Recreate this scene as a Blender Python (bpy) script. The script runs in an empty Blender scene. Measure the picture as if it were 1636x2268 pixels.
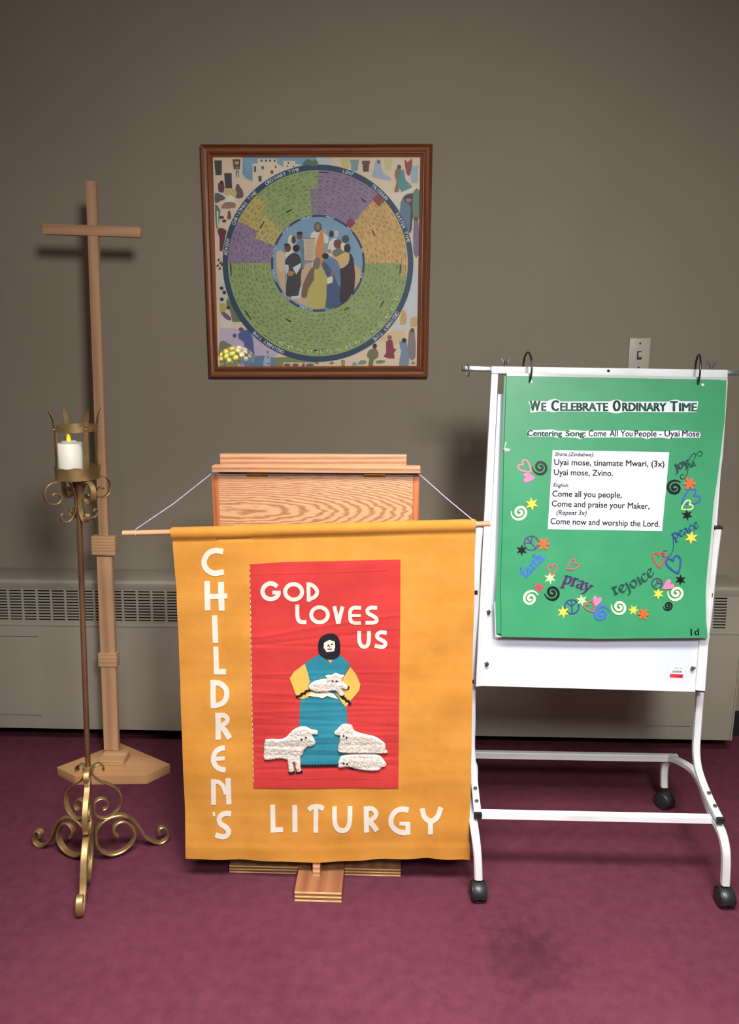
import bpy, bmesh, math, random
from mathutils import Vector, Matrix, noise

# ------------------------------------------------------------------ camera
F_PX, W_PX, H_PX = 1681.0, 1636.0, 2268.0
CAM = Vector((0.0, 0.0, 1.43))
scene = bpy.context.scene
cd = bpy.data.cameras.new('camera')
cam = bpy.data.objects.new('camera', cd)
scene.collection.objects.link(cam)
cam.location = CAM
cam.rotation_euler = (math.radians(90 - 12.3), 0, math.radians(2.0))
cd.sensor_fit = 'VERTICAL'
cd.sensor_height = 24.0
cd.lens = 24.0 * F_PX / H_PX
cd.clip_start = 0.05
scene.camera = cam

# ------------------------------------------------------------------ light
scene.view_settings.view_transform = 'Standard'
scene.view_settings.look = 'None'
scene.view_settings.gamma = 1.0
scene.view_settings.use_curve_mapping = False
scene.view_settings.exposure = 0.0

wd = bpy.data.worlds.new('room_ambience')
scene.world = wd
wd.use_nodes = True
wd.node_tree.nodes['Background'].inputs[0].default_value = (1.0, 0.93, 0.85, 1)
wd.node_tree.nodes['Background'].inputs[1].default_value = 0.10


def aim(o, target):
    o.rotation_euler = (Vector(target) - o.location).to_track_quat('-Z', 'Y').to_euler()


def spot(name, loc, target, watt, size, radius, color=(1, 1, 1)):
    l = bpy.data.lights.new(name, 'SPOT')
    l.energy = watt; l.spot_size = math.radians(size); l.spot_blend = 1.0
    l.shadow_soft_size = radius; l.color = color
    o = bpy.data.objects.new(name, l); scene.collection.objects.link(o)
    o.location = loc; aim(o, target)
    return o


spot('room_lamp', (0.50, -0.35, 2.22), (0.05, 2.0, 0.78), 214, 100, 0.20, (0.98, 0.98, 0.98))
al = bpy.data.lights.new('ceiling_panel_light', 'AREA')
al.shape = 'RECTANGLE'; al.size = 1.6; al.size_y = 0.5; al.energy = 64; al.color = (1.0, 0.96, 0.97)
al.spread = math.radians(95)
ao = bpy.data.objects.new('ceiling_panel_light', al); scene.collection.objects.link(ao)
ao.location = (0.1, 0.55, 2.6); aim(ao, (0.1, 0.85, 0.0))

# added spot, brightens the flowers behind the camera so the glass mirrors them
spot('added_flower_spot', (-1.05, 0.05, 1.95), (-1.28, -0.60, 1.36), 1250, 24, 0.05, (0.95, 0.97, 1.0))

# ------------------------------------------------------------------ projection helpers (pixel of the photo -> point at a known depth)
ROT = cam.rotation_euler.to_matrix()


def ray(px, py):
    return ROT @ Vector(((px - W_PX / 2) / F_PX, -(py - H_PX / 2) / F_PX, -1.0))


def at_y(px, py, y):
    d = ray(px, py)
    return CAM + d * ((y - CAM.y) / d.y)


def at_z(px, py, z=0.0):
    d = ray(px, py)
    return CAM + d * ((z - CAM.z) / d.z)


class Surf:
    """A plane in the world (with optional ripple) onto which flat work is laid."""
    def __init__(s, p0, n, rip=None):
        s.p0 = Vector(p0); s.n = Vector(n).normalized(); s.rip = rip

    def at(s, px, py, off=0.0):
        d = ray(px, py)
        t = (s.p0 - CAM).dot(s.n) / d.dot(s.n)
        p = CAM + d * t
        return p + s.n * (off + (s.rip(px, py) if s.rip else 0.0))


# ------------------------------------------------------------------ materials
def lin(c):
    return tuple(((v / 255) / 12.92 if v / 255 <= 0.04045 else ((v / 255 + 0.055) / 1.055) ** 2.4) for v in c)


def base_mat(name, rgb, rough=0.6, metal=0.0, spec=0.5):
    m = bpy.data.materials.new(name); m.use_nodes = True
    nt = m.node_tree; b = nt.nodes['Principled BSDF']
    b.inputs['Base Color'].default_value = (*lin(rgb), 1)
    b.inputs['Roughness'].default_value = rough
    b.inputs['Metallic'].default_value = metal
    b.inputs['Specular IOR Level'].default_value = spec
    return m, nt, b


def mottled(name, rgb, rgb2, scale=8, rough=0.6, metal=0.0, bump=0.0, bscale=300, spec=0.5, detail=4, contrast=(0.35, 0.65)):
    m, nt, b = base_mat(name, rgb, rough, metal, spec)
    tc = nt.nodes.new('ShaderNodeTexCoord')
    n = nt.nodes.new('ShaderNodeTexNoise'); n.inputs['Scale'].default_value = scale; n.inputs['Detail'].default_value = detail
    nt.links.new(tc.outputs['Object'], n.inputs['Vector'])
    r = nt.nodes.new('ShaderNodeValToRGB')
    r.color_ramp.elements[0].position = contrast[0]; r.color_ramp.elements[0].color = (*lin(rgb), 1)
    r.color_ramp.elements[1].position = contrast[1]; r.color_ramp.elements[1].color = (*lin(rgb2), 1)
    nt.links.new(n.outputs['Fac'], r.inputs['Fac']); nt.links.new(r.outputs['Color'], b.inputs['Base Color'])
    if bump:
        n2 = nt.nodes.new('ShaderNodeTexNoise'); n2.inputs['Scale'].default_value = bscale; n2.inputs['Detail'].default_value = 3
        nt.links.new(tc.outputs['Object'], n2.inputs['Vector'])
        bp = nt.nodes.new('ShaderNodeBump'); bp.inputs['Strength'].default_value = bump; bp.inputs['Distance'].default_value = 0.002
        nt.links.new(n2.outputs['Fac'], bp.inputs['Height']); nt.links.new(bp.outputs['Normal'], b.inputs['Normal'])
    return m


def wood(name, light, dark, axis='Z', scale=1.0, rough=0.45, rings=False, dens=60, fine=0.5, center=(0, 0, 0), contrast=(0.25, 0.8)):
    """Streaky grain running along axis; rings=True adds cathedral figure."""
    m, nt, b = base_mat(name, light, rough, 0, 0.4)
    tc = nt.nodes.new('ShaderNodeTexCoord')
    mp = nt.nodes.new('ShaderNodeMapping')
    nt.links.new(tc.outputs['Object'], mp.inputs['Vector'])
    long_, short = 0.05, 1.0
    sc = {'X': (long_, short, short), 'Y': (short, long_, short), 'Z': (short, short, long_)}[axis]
    mp.inputs['Scale'].default_value = [v * scale for v in sc]
    n = nt.nodes.new('ShaderNodeTexNoise'); n.inputs['Scale'].default_value = dens * 4; n.inputs['Detail'].default_value = 5
    n.inputs['Roughness'].default_value = 0.65
    nt.links.new(mp.outputs['Vector'], n.inputs['Vector'])
    w = nt.nodes.new('ShaderNodeTexWave')
    mp2 = nt.nodes.new('ShaderNodeMapping')
    if rings:
        w.wave_type = 'RINGS'; w.rings_direction = 'SPHERICAL'
        k = 0.17
        sc2 = {'X': (k, 0.3, 1), 'Y': (1, k, 1), 'Z': (1, 0.3, k)}[axis]
        mp2.inputs['Scale'].default_value = sc2
        mp2.inputs['Location'].default_value = [-a * c for a, c in zip(sc2, center)]
        w.inputs['Scale'].default_value = 88; w.inputs['Distortion'].default_value = 4.5
        w.inputs['Detail'].default_value = 3; w.inputs['Detail Scale'].default_value = 1.6
    else:
        w.wave_type = 'BANDS'; w.bands_direction = {'X': 'Z', 'Y': 'X', 'Z': 'X'}[axis]
        mp2.inputs['Scale'].default_value = sc
        w.inputs['Scale'].default_value = dens * 0.35; w.inputs['Distortion'].default_value = 9.0
        w.inputs['Detail'].default_value = 2.5; w.inputs['Detail Scale'].default_value = 0.6
    nt.links.new(tc.outputs['Object'], mp2.inputs['Vector'])
    nt.links.new(mp2.outputs['Vector'], w.inputs['Vector'])
    mx = nt.nodes.new('ShaderNodeMix'); mx.data_type = 'FLOAT'; mx.inputs[0].default_value = fine
    nt.links.new(w.outputs['Fac'], mx.inputs[2]); nt.links.new(n.outputs['Fac'], mx.inputs[3])
    r = nt.nodes.new('ShaderNodeValToRGB')
    r.color_ramp.elements[0].position = contrast[0]; r.color_ramp.elements[0].color = (*lin(dark), 1)
    r.color_ramp.elements[1].position = contrast[1]; r.color_ramp.elements[1].color = (*lin(light), 1)
    nt.links.new(mx.outputs[0], r.inputs['Fac']); nt.links.new(r.outputs['Color'], b.inputs['Base Color'])
    bp = nt.nodes.new('ShaderNodeBump'); bp.inputs['Strength'].default_value = 0.12; bp.inputs['Distance'].default_value = 0.001
    nt.links.new(mx.outputs[0], bp.inputs['Height']); nt.links.new(bp.outputs['Normal'], b.inputs['Normal'])
    return m


M = {}
M['wall'] = mottled('taupe_wall_paint', (147, 137, 119), (151, 141, 123), 2.5, 0.75, bump=0.12, bscale=260, spec=0.3)
M['radiator'] = mottled('radiator_enamel', (156, 149, 132), (162, 155, 138), 3, 0.5, bump=0.03, bscale=200)
M['rad_dark'] = mottled('radiator_inside', (38, 36, 33), (48, 45, 40), 6, 0.8)
M['black'] = mottled('black_void', (14, 12, 14), (20, 18, 20), 6, 0.9)
M['soot'] = mottled('pencil_scratch', (60, 56, 50), (86, 81, 72), 60, 0.8)
M['pine'] = wood('pale_maple', (204, 162, 124), (180, 136, 100), 'Z', 1, 0.5, dens=26, fine=0.6)
M['pine_x'] = wood('pale_maple_across', (206, 162, 124), (182, 136, 100), 'X', 1, 0.5, dens=26, fine=0.6)
M['pine_end'] = wood('maple_collar_wood', (208, 168, 124), (186, 144, 102), 'X', 1, 0.5, dens=75, fine=0.5)
M['maple_base'] = wood('maple_base_wood', (198, 152, 104), (180, 132, 88), 'X', 1, 0.45, dens=12, fine=0.5)
M['oak'] = wood('lectern_oak_face', (194, 148, 108), (148, 102, 68), 'X', 1, 0.42, rings=True, dens=90, fine=0.42, center=(-0.18, 0, 1.035), contrast=(0.2, 0.62))
M['oak_x'] = wood('lectern_oak_rail', (196, 150, 112), (150, 104, 72), 'X', 1, 0.42, dens=70, fine=0.6, contrast=(0.25, 0.7))
M['oak_z'] = wood('lectern_oak_edge', (186, 112, 68), (146, 80, 46), 'Z', 1, 0.42, dens=60, fine=0.6)
M['ply'] = wood('shaded_varnished_foot', (146, 98, 64), (118, 76, 48), 'Y', 1, 0.32, dens=20, fine=0.6)  # wood tone darkened to include the shadow on the foot
M['ply_light'] = mottled('plywood_edge_pale', (230, 196, 138), (208, 170, 112), 30, 0.5)
M['ply_dark'] = mottled('plywood_edge_dark', (120, 76, 44), (140, 92, 56), 30, 0.6)
M['frame'] = wood('walnut_frame_upright', (168, 104, 66), (104, 58, 36), 'Z', 1, 0.38, dens=40, fine=0.6)
M['frame_x'] = wood('walnut_frame_across', (164, 100, 64), (100, 56, 34), 'X', 1, 0.38, dens=40, fine=0.6)
M['dowel'] = wood('dowel_beech', (214, 166, 122), (180, 124, 84), 'X', 1, 0.5, dens=50, fine=0.6)
M['brass'] = mottled('aged_brass', (192, 162, 110), (132, 108, 70), 22, 0.44, 0.8, bump=0.05, bscale=120, contrast=(0.3, 0.75))
M['bronze'] = mottled('copper_bronze_pole', (160, 122, 90), (132, 98, 72), 10, 0.38, 0.75)
M['hinge'] = mottled('bright_brass', (212, 176, 90), (190, 150, 70), 30, 0.25, 0.9)
M['steel'] = mottled('zinc_steel', (156, 158, 160), (118, 120, 122), 30, 0.3, 0.9)
M['steel_dark'] = mottled('dark_steel_wire', (96, 98, 100), (70, 72, 74), 30, 0.3, 0.9)
M['white_metal'] = mottled('white_powder_coat', (214, 219, 221), (220, 225, 227), 5, 0.4, bump=0.02)
M['white_worn'] = mottled('white_powder_coat_worn', (218, 221, 221), (204, 204, 198), 9, 0.45, bump=0.02, contrast=(0.5, 0.75))
M['board'] = mottled('whiteboard_face', (208, 215, 228), (212, 219, 231), 2, 0.28)
M['rubber'] = mottled('black_plastic', (26, 27, 29), (38, 39, 42), 20, 0.42)
M['candle'] = mottled('ivory_candle', (206, 204, 188), (212, 210, 194), 6, 0.45)
M['candle'].node_tree.nodes['Principled BSDF'].inputs['Subsurface Weight'].default_value = 0.08
M['plate'] = mottled('almond_switch_plate', (196, 188, 172), (200, 192, 176), 8, 0.4)
M['cord'] = mottled('lavender_cord', (170, 148, 180), (196, 180, 204), 200, 0.8)


def fabric(name, c1, c2, scale=6, rough=0.9, weave=2600, bump=0.25):
    m, nt, b = base_mat(name, c1, rough, 0, 0.15)
    tc = nt.nodes.new('ShaderNodeTexCoord')
    n = nt.nodes.new('ShaderNodeTexNoise'); n.inputs['Scale'].default_value = scale; n.inputs['Detail'].default_value = 8
    n.inputs['Roughness'].default_value = 0.75
    nt.links.new(tc.outputs['Object'], n.inputs['Vector'])
    r = nt.nodes.new('ShaderNodeValToRGB')
    r.color_ramp.elements[0].position = 0.32; r.color_ramp.elements[0].color = (*lin(c1), 1)
    r.color_ramp.elements[1].position = 0.68; r.color_ramp.elements[1].color = (*lin(c2), 1)
    nt.links.new(n.outputs['Fac'], r.inputs['Fac']); nt.links.new(r.outputs['Color'], b.inputs['Base Color'])
    w1 = nt.nodes.new('ShaderNodeTexWave'); w1.bands_direction = 'X'; w1.inputs['Scale'].default_value = weave / 6.28
    w2 = nt.nodes.new('ShaderNodeTexWave'); w2.bands_direction = 'Z'; w2.inputs['Scale'].default_value = weave / 6.28
    w3 = nt.nodes.new('ShaderNodeTexNoise'); w3.inputs['Scale'].default_value = 38; w3.inputs['Detail'].default_value = 6
    for w in (w1, w2, w3):
        nt.links.new(tc.outputs['Object'], w.inputs['Vector'])
    a = nt.nodes.new('ShaderNodeMath'); a.operation = 'ADD'
    nt.links.new(w1.outputs['Fac'], a.inputs[0]); nt.links.new(w2.outputs['Fac'], a.inputs[1])
    s = nt.nodes.new('ShaderNodeMath'); s.operation = 'MULTIPLY_ADD'; s.inputs[1].default_value = 5.0
    nt.links.new(w3.outputs['Fac'], s.inputs[0]); nt.links.new(a.outputs[0], s.inputs[2])
    bp = nt.nodes.new('ShaderNodeBump'); bp.inputs['Strength'].default_value = bump; bp.inputs['Distance'].default_value = 0.0012
    nt.links.new(s.outputs[0], bp.inputs['Height']); nt.links.new(bp.outputs['Normal'], b.inputs['Normal'])
    return m


M['gold_cloth'] = fabric('marigold_cotton', (188, 126, 48), (202, 142, 62), 7)
M['red_cloth'] = fabric('red_cotton', (180, 52, 50), (191, 60, 57), 9)
M['cream_felt'] = fabric('cream_felt', (208, 200, 184), (220, 212, 198), 14)
M['teal_cloth'] = fabric('teal_cotton', (38, 114, 132), (48, 128, 144), 9)
M['yellow_cloth'] = fabric('yellow_cotton', (210, 164, 74), (218, 176, 88), 9)
M['black_cloth'] = fabric('black_felt', (24, 22, 26), (36, 34, 40), 14)
M['skin_cloth'] = fabric('cream_cotton', (244, 214, 182), (250, 224, 196), 14)
M['lip_cloth'] = fabric('red_thread', (170, 40, 36), (186, 52, 46), 14)
M['fleece'] = mottled('white_fleece', (176, 168, 156), (214, 207, 196), 170, 0.95, bump=0.9, bscale=260, spec=0.1)

# carpet
m, nt, b = base_mat('wine_carpet', (96, 34, 56), 0.95, 0, 0.1)
tc = nt.nodes.new('ShaderNodeTexCoord')
n1 = nt.nodes.new('ShaderNodeTexNoise'); n1.inputs['Scale'].default_value = 2.3; n1.inputs['Detail'].default_value = 6; n1.inputs['Roughness'].default_value = 0.6
n2 = nt.nodes.new('ShaderNodeTexNoise'); n2.inputs['Scale'].default_value = 420; n2.inputs['Detail'].default_value = 3
n3 = nt.nodes.new('ShaderNodeTexNoise'); n3.inputs['Scale'].default_value = 30; n3.inputs['Detail'].default_value = 6
for n in (n1, n2, n3):
    nt.links.new(tc.outputs['Object'], n.inputs['Vector'])
mx = nt.nodes.new('ShaderNodeMix'); mx.data_type = 'FLOAT'; mx.inputs[0].default_value = 0.45
nt.links.new(n1.outputs['Fac'], mx.inputs[2]); nt.links.new(n3.outputs['Fac'], mx.inputs[3])
mx2 = nt.nodes.new('ShaderNodeMix'); mx2.data_type = 'FLOAT'; mx2.inputs[0].default_value = 0.45
nt.links.new(mx.outputs[0], mx2.inputs[2]); nt.links.new(n2.outputs['Fac'], mx2.inputs[3])
r = nt.nodes.new('ShaderNodeValToRGB')
r.color_ramp.elements[0].position = 0.36; r.color_ramp.elements[0].color = (*lin((72, 34, 46)), 1)
r.color_ramp.elements[1].position = 0.62; r.color_ramp.elements[1].color = (*lin((100, 50, 63)), 1)
nt.links.new(mx2.outputs[0], r.inputs['Fac'])
# a pale-to-dark water stain at the front right
geo_v = nt.nodes.new('ShaderNodeVectorMath'); geo_v.operation = 'DISTANCE'
nt.links.new(tc.outputs['Object'], geo_v.inputs[0]); geo_v.inputs[1].default_value = at_z(1165, 2120)
ad = nt.nodes.new('ShaderNodeMath'); ad.operation = 'MULTIPLY_ADD'; ad.inputs[1].default_value = 0.12
nt.links.new(n3.outputs['Fac'], ad.inputs[0]); nt.links.new(geo_v.outputs['Value'], ad.inputs[2])
mr = nt.nodes.new('ShaderNodeMapRange'); mr.inputs['From Min'].default_value = 0.11; mr.inputs['From Max'].default_value = 0.19
mr.inputs['To Min'].default_value = 0.74; mr.inputs['To Max'].default_value = 1.0
nt.links.new(ad.outputs[0], mr.inputs['Value'])
vm = nt.nodes.new('ShaderNodeVectorMath'); vm.operation = 'SCALE'
nt.links.new(r.outputs['Color'], vm.inputs[0]); nt.links.new(mr.outputs['Result'], vm.inputs['Scale'])
nt.links.new(vm.outputs['Vector'], b.inputs['Base Color'])
bp = nt.nodes.new('ShaderNodeBump'); bp.inputs['Strength'].default_value = 0.7; bp.inputs['Distance'].default_value = 0.004
nt.links.new(mx2.outputs[0], bp.inputs['Height']); nt.links.new(bp.outputs['Normal'], b.inputs['Normal'])
M['carpet'] = m

_flat = {}


def paper(rgb, rough=0.4):
    """Printed or coloured paper."""
    k = (tuple(rgb), rough)
    if k not in _flat:
        c2 = tuple(min(255, v + 5) for v in rgb)
        _flat[k] = mottled('paper_%02x%02x%02x' % tuple(rgb), rgb, c2, 12, rough, spec=0.4)
    return _flat[k]


# flame of the battery candle gives off light
m, nt, b = base_mat('flame_glow', (255, 200, 40), 0.5)
b.inputs['Emission Color'].default_value = (*lin((255, 196, 30)), 1)
b.inputs['Emission Strength'].default_value = 0.75
M['flame'] = m


# ------------------------------------------------------------------ object helpers
def empty(name, loc, label, cat, group=None):
    o = bpy.data.objects.new(name, None)
    scene.collection.objects.link(o)
    o.location = loc; o.empty_display_size = 0.05
    o['label'] = label; o['category'] = cat
    if group:
        o['group'] = group
    return o


def world_loc(o):
    v = Vector((0, 0, 0))
    while o:
        v += o.location
        o = o.parent
    return v


def tag(o, label, cat=None, group=None):
    o['label'] = label
    if cat:
        o['category'] = cat
    if group:
        o['group'] = group
    return o


def mesh_obj(name, verts, faces, mat, parent=None, smooth=40, mats=None, midx=None, local=False, recalc=True):
    me = bpy.data.meshes.new(name)
    base = Vector((0, 0, 0)) if local else (world_loc(parent) if parent else Vector((0, 0, 0)))
    me.from_pydata([tuple(Vector(v) - base) for v in verts], [], faces)
    if mats:
        for mm in mats:
            me.materials.append(mm)
    else:
        me.materials.append(mat)
    if midx:
        for p, i in zip(me.polygons, midx):
            p.material_index = i
    if recalc:
        bm = bmesh.new(); bm.from_mesh(me)
        bmesh.ops.recalc_face_normals(bm, faces=bm.faces)
        bm.to_mesh(me); bm.free()
    if smooth:
        me.polygons.foreach_set('use_smooth', [True] * len(me.polygons))
        me.set_sharp_from_angle(angle=math.radians(smooth))
    me.update()
    o = bpy.data.objects.new(name, me)
    scene.collection.objects.link(o)
    if parent:
        o.parent = parent
    return o


def bm_obj(name, bm, mat, parent=None, smooth=40):
    me = bpy.data.meshes.new(name)
    base = world_loc(parent) if parent else Vector((0, 0, 0))
    bmesh.ops.translate(bm, vec=-base, verts=bm.verts)
    bmesh.ops.recalc_face_normals(bm, faces=bm.faces)
    bm.to_mesh(me); bm.free()
    me.materials.append(mat)
    if smooth:
        me.polygons.foreach_set('use_smooth', [True] * len(me.polygons))
        me.set_sharp_from_angle(angle=math.radians(smooth))
    o = bpy.data.objects.new(name, me); scene.collection.objects.link(o)
    if parent:
        o.parent = parent
    return o


def prism(bm, poly, vec):
    """poly: 3D points of one face, extruded by vec."""
    a = [bm.verts.new(p) for p in poly]
    c = [bm.verts.new(Vector(p) + Vector(vec)) for p in poly]
    bm.faces.new(a); bm.faces.new(list(reversed(c)))
    n = len(a)
    for i in range(n):
        bm.faces.new((a[i], a[(i + 1) % n], c[(i + 1) % n], c[i]))


def bevelled(bm, w, seg=2):
    if w:
        bmesh.ops.bevel(bm, geom=[e for e in bm.edges] , offset=w, segments=seg, affect='EDGES', profile=0.6)


def box(name, lo, hi, mat, parent=None, bev=0.001, seg=2, kind=None):
    bm = bmesh.new()
    x0, y0, z0 = lo; x1, y1, z1 = hi
    prism(bm, [(x0, y0, z0), (x1, y0, z0), (x1, y1, z0), (x0, y1, z0)], (0, 0, z1 - z0))
    bevelled(bm, bev, seg)
    o = bm_obj(name, bm, mat, parent)
    if kind:
        o['kind'] = kind
    return o


def slab_obj(name, poly, vec, mat, parent=None, bev=0.001):
    bm = bmesh.new(); prism(bm, poly, vec); bevelled(bm, bev)
    return bm_obj(name, bm, mat, parent)


def catmull(pts, n=6, closed=False):
    P = [Vector(p) for p in pts]
    if len(P) < 3:
        return P
    out = []
    m = len(P)
    segs = m if closed else m - 1
    for i in range(segs):
        if closed:
            p0, p1, p2, p3 = P[(i - 1) % m], P[i], P[(i + 1) % m], P[(i + 2) % m]
        else:
            p1, p2 = P[i], P[i + 1]
            p0 = P[i - 1] if i > 0 else p1 * 2 - p2
            p3 = P[i + 2] if i + 2 < m else p2 * 2 - p1
        for k in range(n):
            t = k / n
            out.append(0.5 * ((2 * p1) + (p2 - p0) * t + (2 * p0 - 5 * p1 + 4 * p2 - p3) * t * t + (3 * p1 - p0 - 3 * p2 + p3) * t ** 3))
    if not closed:
        out.append(P[-1])
    return out


def sweep(pts, side, hw, hh, chamfer=0.25, scale=None):
    """rectangular bar along pts; side = constant sideways vector; hw half width along side, hh half thickness"""
    P = [Vector(p) for p in pts]
    side = Vector(side).normalized()
    V, Fc = [], []
    c = min(hw, hh) * chamfer * 2
    sec = [(-hw + c, -hh), (hw - c, -hh), (hw, -hh + c), (hw, hh - c), (hw - c, hh), (-hw + c, hh), (-hw, hh - c), (-hw, -hh + c)]
    for i, p in enumerate(P):
        t = (P[min(i + 1, len(P) - 1)] - P[max(i - 1, 0)])
        t = t.normalized()
        nrm = t.cross(side).normalized()
        s = scale(i / (len(P) - 1)) if scale else 1.0
        for a, b2 in sec:
            V.append(p + side * a * s + nrm * b2 * s)
    k = len(sec)
    for i in range(len(P) - 1):
        for j in range(k):
            Fc.append((i * k + j, i * k + (j + 1) % k, (i + 1) * k + (j + 1) % k, (i + 1) * k + j))
    Fc.append(tuple(range(k)))
    Fc.append(tuple(range((len(P) - 1) * k, len(P) * k)))
    return V, Fc


def tube(pts, r, seg=10, closed=False, rf=None):
    P = [Vector(p) for p in pts]
    V, Fc = [], []
    up = None
    n = len(P)
    for i, p in enumerate(P):
        if closed:
            t = (P[(i + 1) % n] - P[(i - 1) % n]).normalized()
        else:
            t = (P[min(i + 1, n - 1)] - P[max(i - 1, 0)]).normalized()
        if up is None:
            up = t.orthogonal().normalized()
        up = (up - t * up.dot(t)).normalized()
        b2 = t.cross(up)
        rr = r * (rf(i / max(1, n - 1)) if rf else 1)
        for j in range(seg):
            a = 2 * math.pi * j / seg
            V.append(p + (up * math.cos(a) + b2 * math.sin(a)) * rr)
    for i in range(n if closed else n - 1):
        i2 = (i + 1) % n
        for j in range(seg):
            Fc.append((i * seg + j, i * seg + (j + 1) % seg, i2 * seg + (j + 1) % seg, i2 * seg + j))
    if not closed:
        Fc.append(tuple(range(seg))); Fc.append(tuple(range((n - 1) * seg, n * seg)))
    return V, Fc


def lathe(profile, seg=32, cx=0, cy=0, close=True):
    V, Fc = [], []
    for r_, z in profile:
        for j in range(seg):
            a = 2 * math.pi * j / seg
            V.append((cx + r_ * math.cos(a), cy + r_ * math.sin(a), z))
    k = len(profile)
    for i in range(k - 1):
        for j in range(seg):
            Fc.append((i * seg + j, i * seg + (j + 1) % seg, (i + 1) * seg + (j + 1) % seg, (i + 1) * seg + j))
    if close:
        Fc.append(tuple(range(seg))); Fc.append(tuple(range((k - 1) * seg, k * seg)))
    return V, Fc


def merge(parts):
    V, Fc = [], []
    for v, f in parts:
        o = len(V)
        V += list(v)
        Fc += [tuple(i + o for i in q) for q in f]
    return V, Fc


# ---- flat work: polygons and strokes given in photo pixels, laid on a Surf
def solid2d(name, V2, F2, surf, off, th, mat, parent, hfun=None, smooth=40, mats=None, midx=None):
    """V2 2D points, F2 faces -> closed solid of thickness th lying off above surf"""
    n = len(V2)
    V = []
    for (x, y) in V2:
        h = th if hfun is None else hfun(x, y)
        V.append(surf.at(x, y, off + h))
    for (x, y) in V2:
        V.append(surf.at(x, y, off))
    Fc = [tuple(f) for f in F2] + [tuple(reversed([i + n for i in f])) for f in F2]
    cnt = {}
    for f in F2:
        for i in range(len(f)):
            a, b2 = f[i], f[(i + 1) % len(f)]
            k = (min(a, b2), max(a, b2))
            cnt[k] = cnt.get(k, 0) + 1
    for (a, b2), c in cnt.items():
        if c == 1:
            Fc.append((a, b2, b2 + n, a + n))
    mi = None
    if midx:
        mi = list(midx) + list(midx) + [0] * (len(Fc) - 2 * len(F2))
    return mesh_obj(name, V, Fc, mat, parent, smooth, mats=mats, midx=mi)


def fill2d(loops, stepx=None, stepy=None):
    bm = bmesh.new()
    for lp in loops:
        vs = [bm.verts.new((p[0], p[1], 0)) for p in lp]
        for i in range(len(vs)):
            bm.edges.new((vs[i], vs[(i + 1) % len(vs)]))
    bmesh.ops.triangle_fill(bm, use_beauty=True, use_dissolve=False, edges=bm.edges[:])
    xs = [v.co.x for v in bm.verts]; ys = [v.co.y for v in bm.verts]
    if stepx:
        x = min(xs) + stepx
        while x < max(xs):
            bmesh.ops.bisect_plane(bm, geom=bm.verts[:] + bm.edges[:] + bm.faces[:], plane_co=(x, 0, 0), plane_no=(1, 0, 0))
            x += stepx
    if stepy:
        y = min(ys) + stepy
        while y < max(ys):
            bmesh.ops.bisect_plane(bm, geom=bm.verts[:] + bm.edges[:] + bm.faces[:], plane_co=(0, y, 0), plane_no=(0, 1, 0))
            y += stepy
    bm.verts.index_update()
    V2 = [(v.co.x, v.co.y) for v in bm.verts]
    F2 = [tuple(v.index for v in f.verts) for f in bm.faces]
    bm.free()
    return V2, F2


def piece(name, poly, surf, off, th, mat, parent, step=None, smoothpoly=0, hfun=None):
    if smoothpoly:
        poly = [(p.x, p.y) for p in catmull([Vector((a, b2, 0)) for a, b2 in poly], smoothpoly, True)]
    V2, F2 = fill2d([poly], *(step if isinstance(step, tuple) else (step, step)))
    return solid2d(name, V2, F2, surf, off, th, mat, parent, hfun)


def ribbon2d(pts, w, n=6, closed=False, taper=None):
    P = catmull([Vector((a, b2, 0)) for a, b2 in pts], n, closed) if n > 1 else [Vector((a, b2, 0)) for a, b2 in pts]
    V, Fc = [], []
    m = len(P)
    for i, p in enumerate(P):
        if closed:
            t = P[(i + 1) % m] - P[(i - 1) % m]
        else:
            t = P[min(i + 1, m - 1)] - P[max(i - 1, 0)]
        t = t.normalized() if t.length > 1e-9 else Vector((1, 0, 0))
        q = Vector((-t.y, t.x, 0))
        ww = w * (taper(i / max(1, m - 1)) if taper else 1) / 2
        V.append((p.x + q.x * ww, p.y + q.y * ww)); V.append((p.x - q.x * ww, p.y - q.y * ww))
    for i in range(m if closed else m - 1):
        j = (i + 1) % m
        Fc.append((2 * i, 2 * i + 1, 2 * j + 1, 2 * j))
    return V, Fc


def nib2d(pts, w, ang=35, n=6, thin=0.18):
    P = catmull([Vector((a, b2, 0)) for a, b2 in pts], n)
    a = math.radians(ang)
    nb = Vector((math.cos(a), -math.sin(a), 0)) * w / 2
    V, Fc = [], []
    m = len(P)
    for i, p in enumerate(P):
        t = P[min(i + 1, m - 1)] - P[max(i - 1, 0)]
        t = t.normalized() if t.length > 1e-9 else Vector((1, 0, 0))
        q = Vector((-t.y, t.x, 0))
        if q.dot(nb) < 0:
            q = -q
        o = nb + q * w * thin / 2
        V.append((p.x + o.x, p.y + o.y)); V.append((p.x - o.x, p.y - o.y))
    for i in range(m - 1):
        Fc.append((2 * i, 2 * i + 1, 2 * i + 3, 2 * i + 2))
    return V, Fc


_tc = {}


def text_mesh(s, bold=0.0, shear=0.0):
    k = (s, bold, shear)
    if k in _tc:
        return _tc[k]
    cu = bpy.data.curves.new('txt', 'FONT')
    cu.body = s; cu.offset = bold; cu.shear = shear; cu.resolution_u = 3
    o = bpy.data.objects.new('txt', cu); scene.collection.objects.link(o)
    dg = bpy.context.evaluated_depsgraph_get(); dg.update()
    me = o.evaluated_get(dg).to_mesh()
    V = [(v.co.x, v.co.y) for v in me.vertices]
    Fc = [tuple(p.vertices) for p in me.polygons]
    o.evaluated_get(dg).to_mesh_clear()
    bpy.data.objects.remove(o); bpy.data.curves.remove(cu)
    _tc[k] = (V, Fc)
    return _tc[k]


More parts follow.
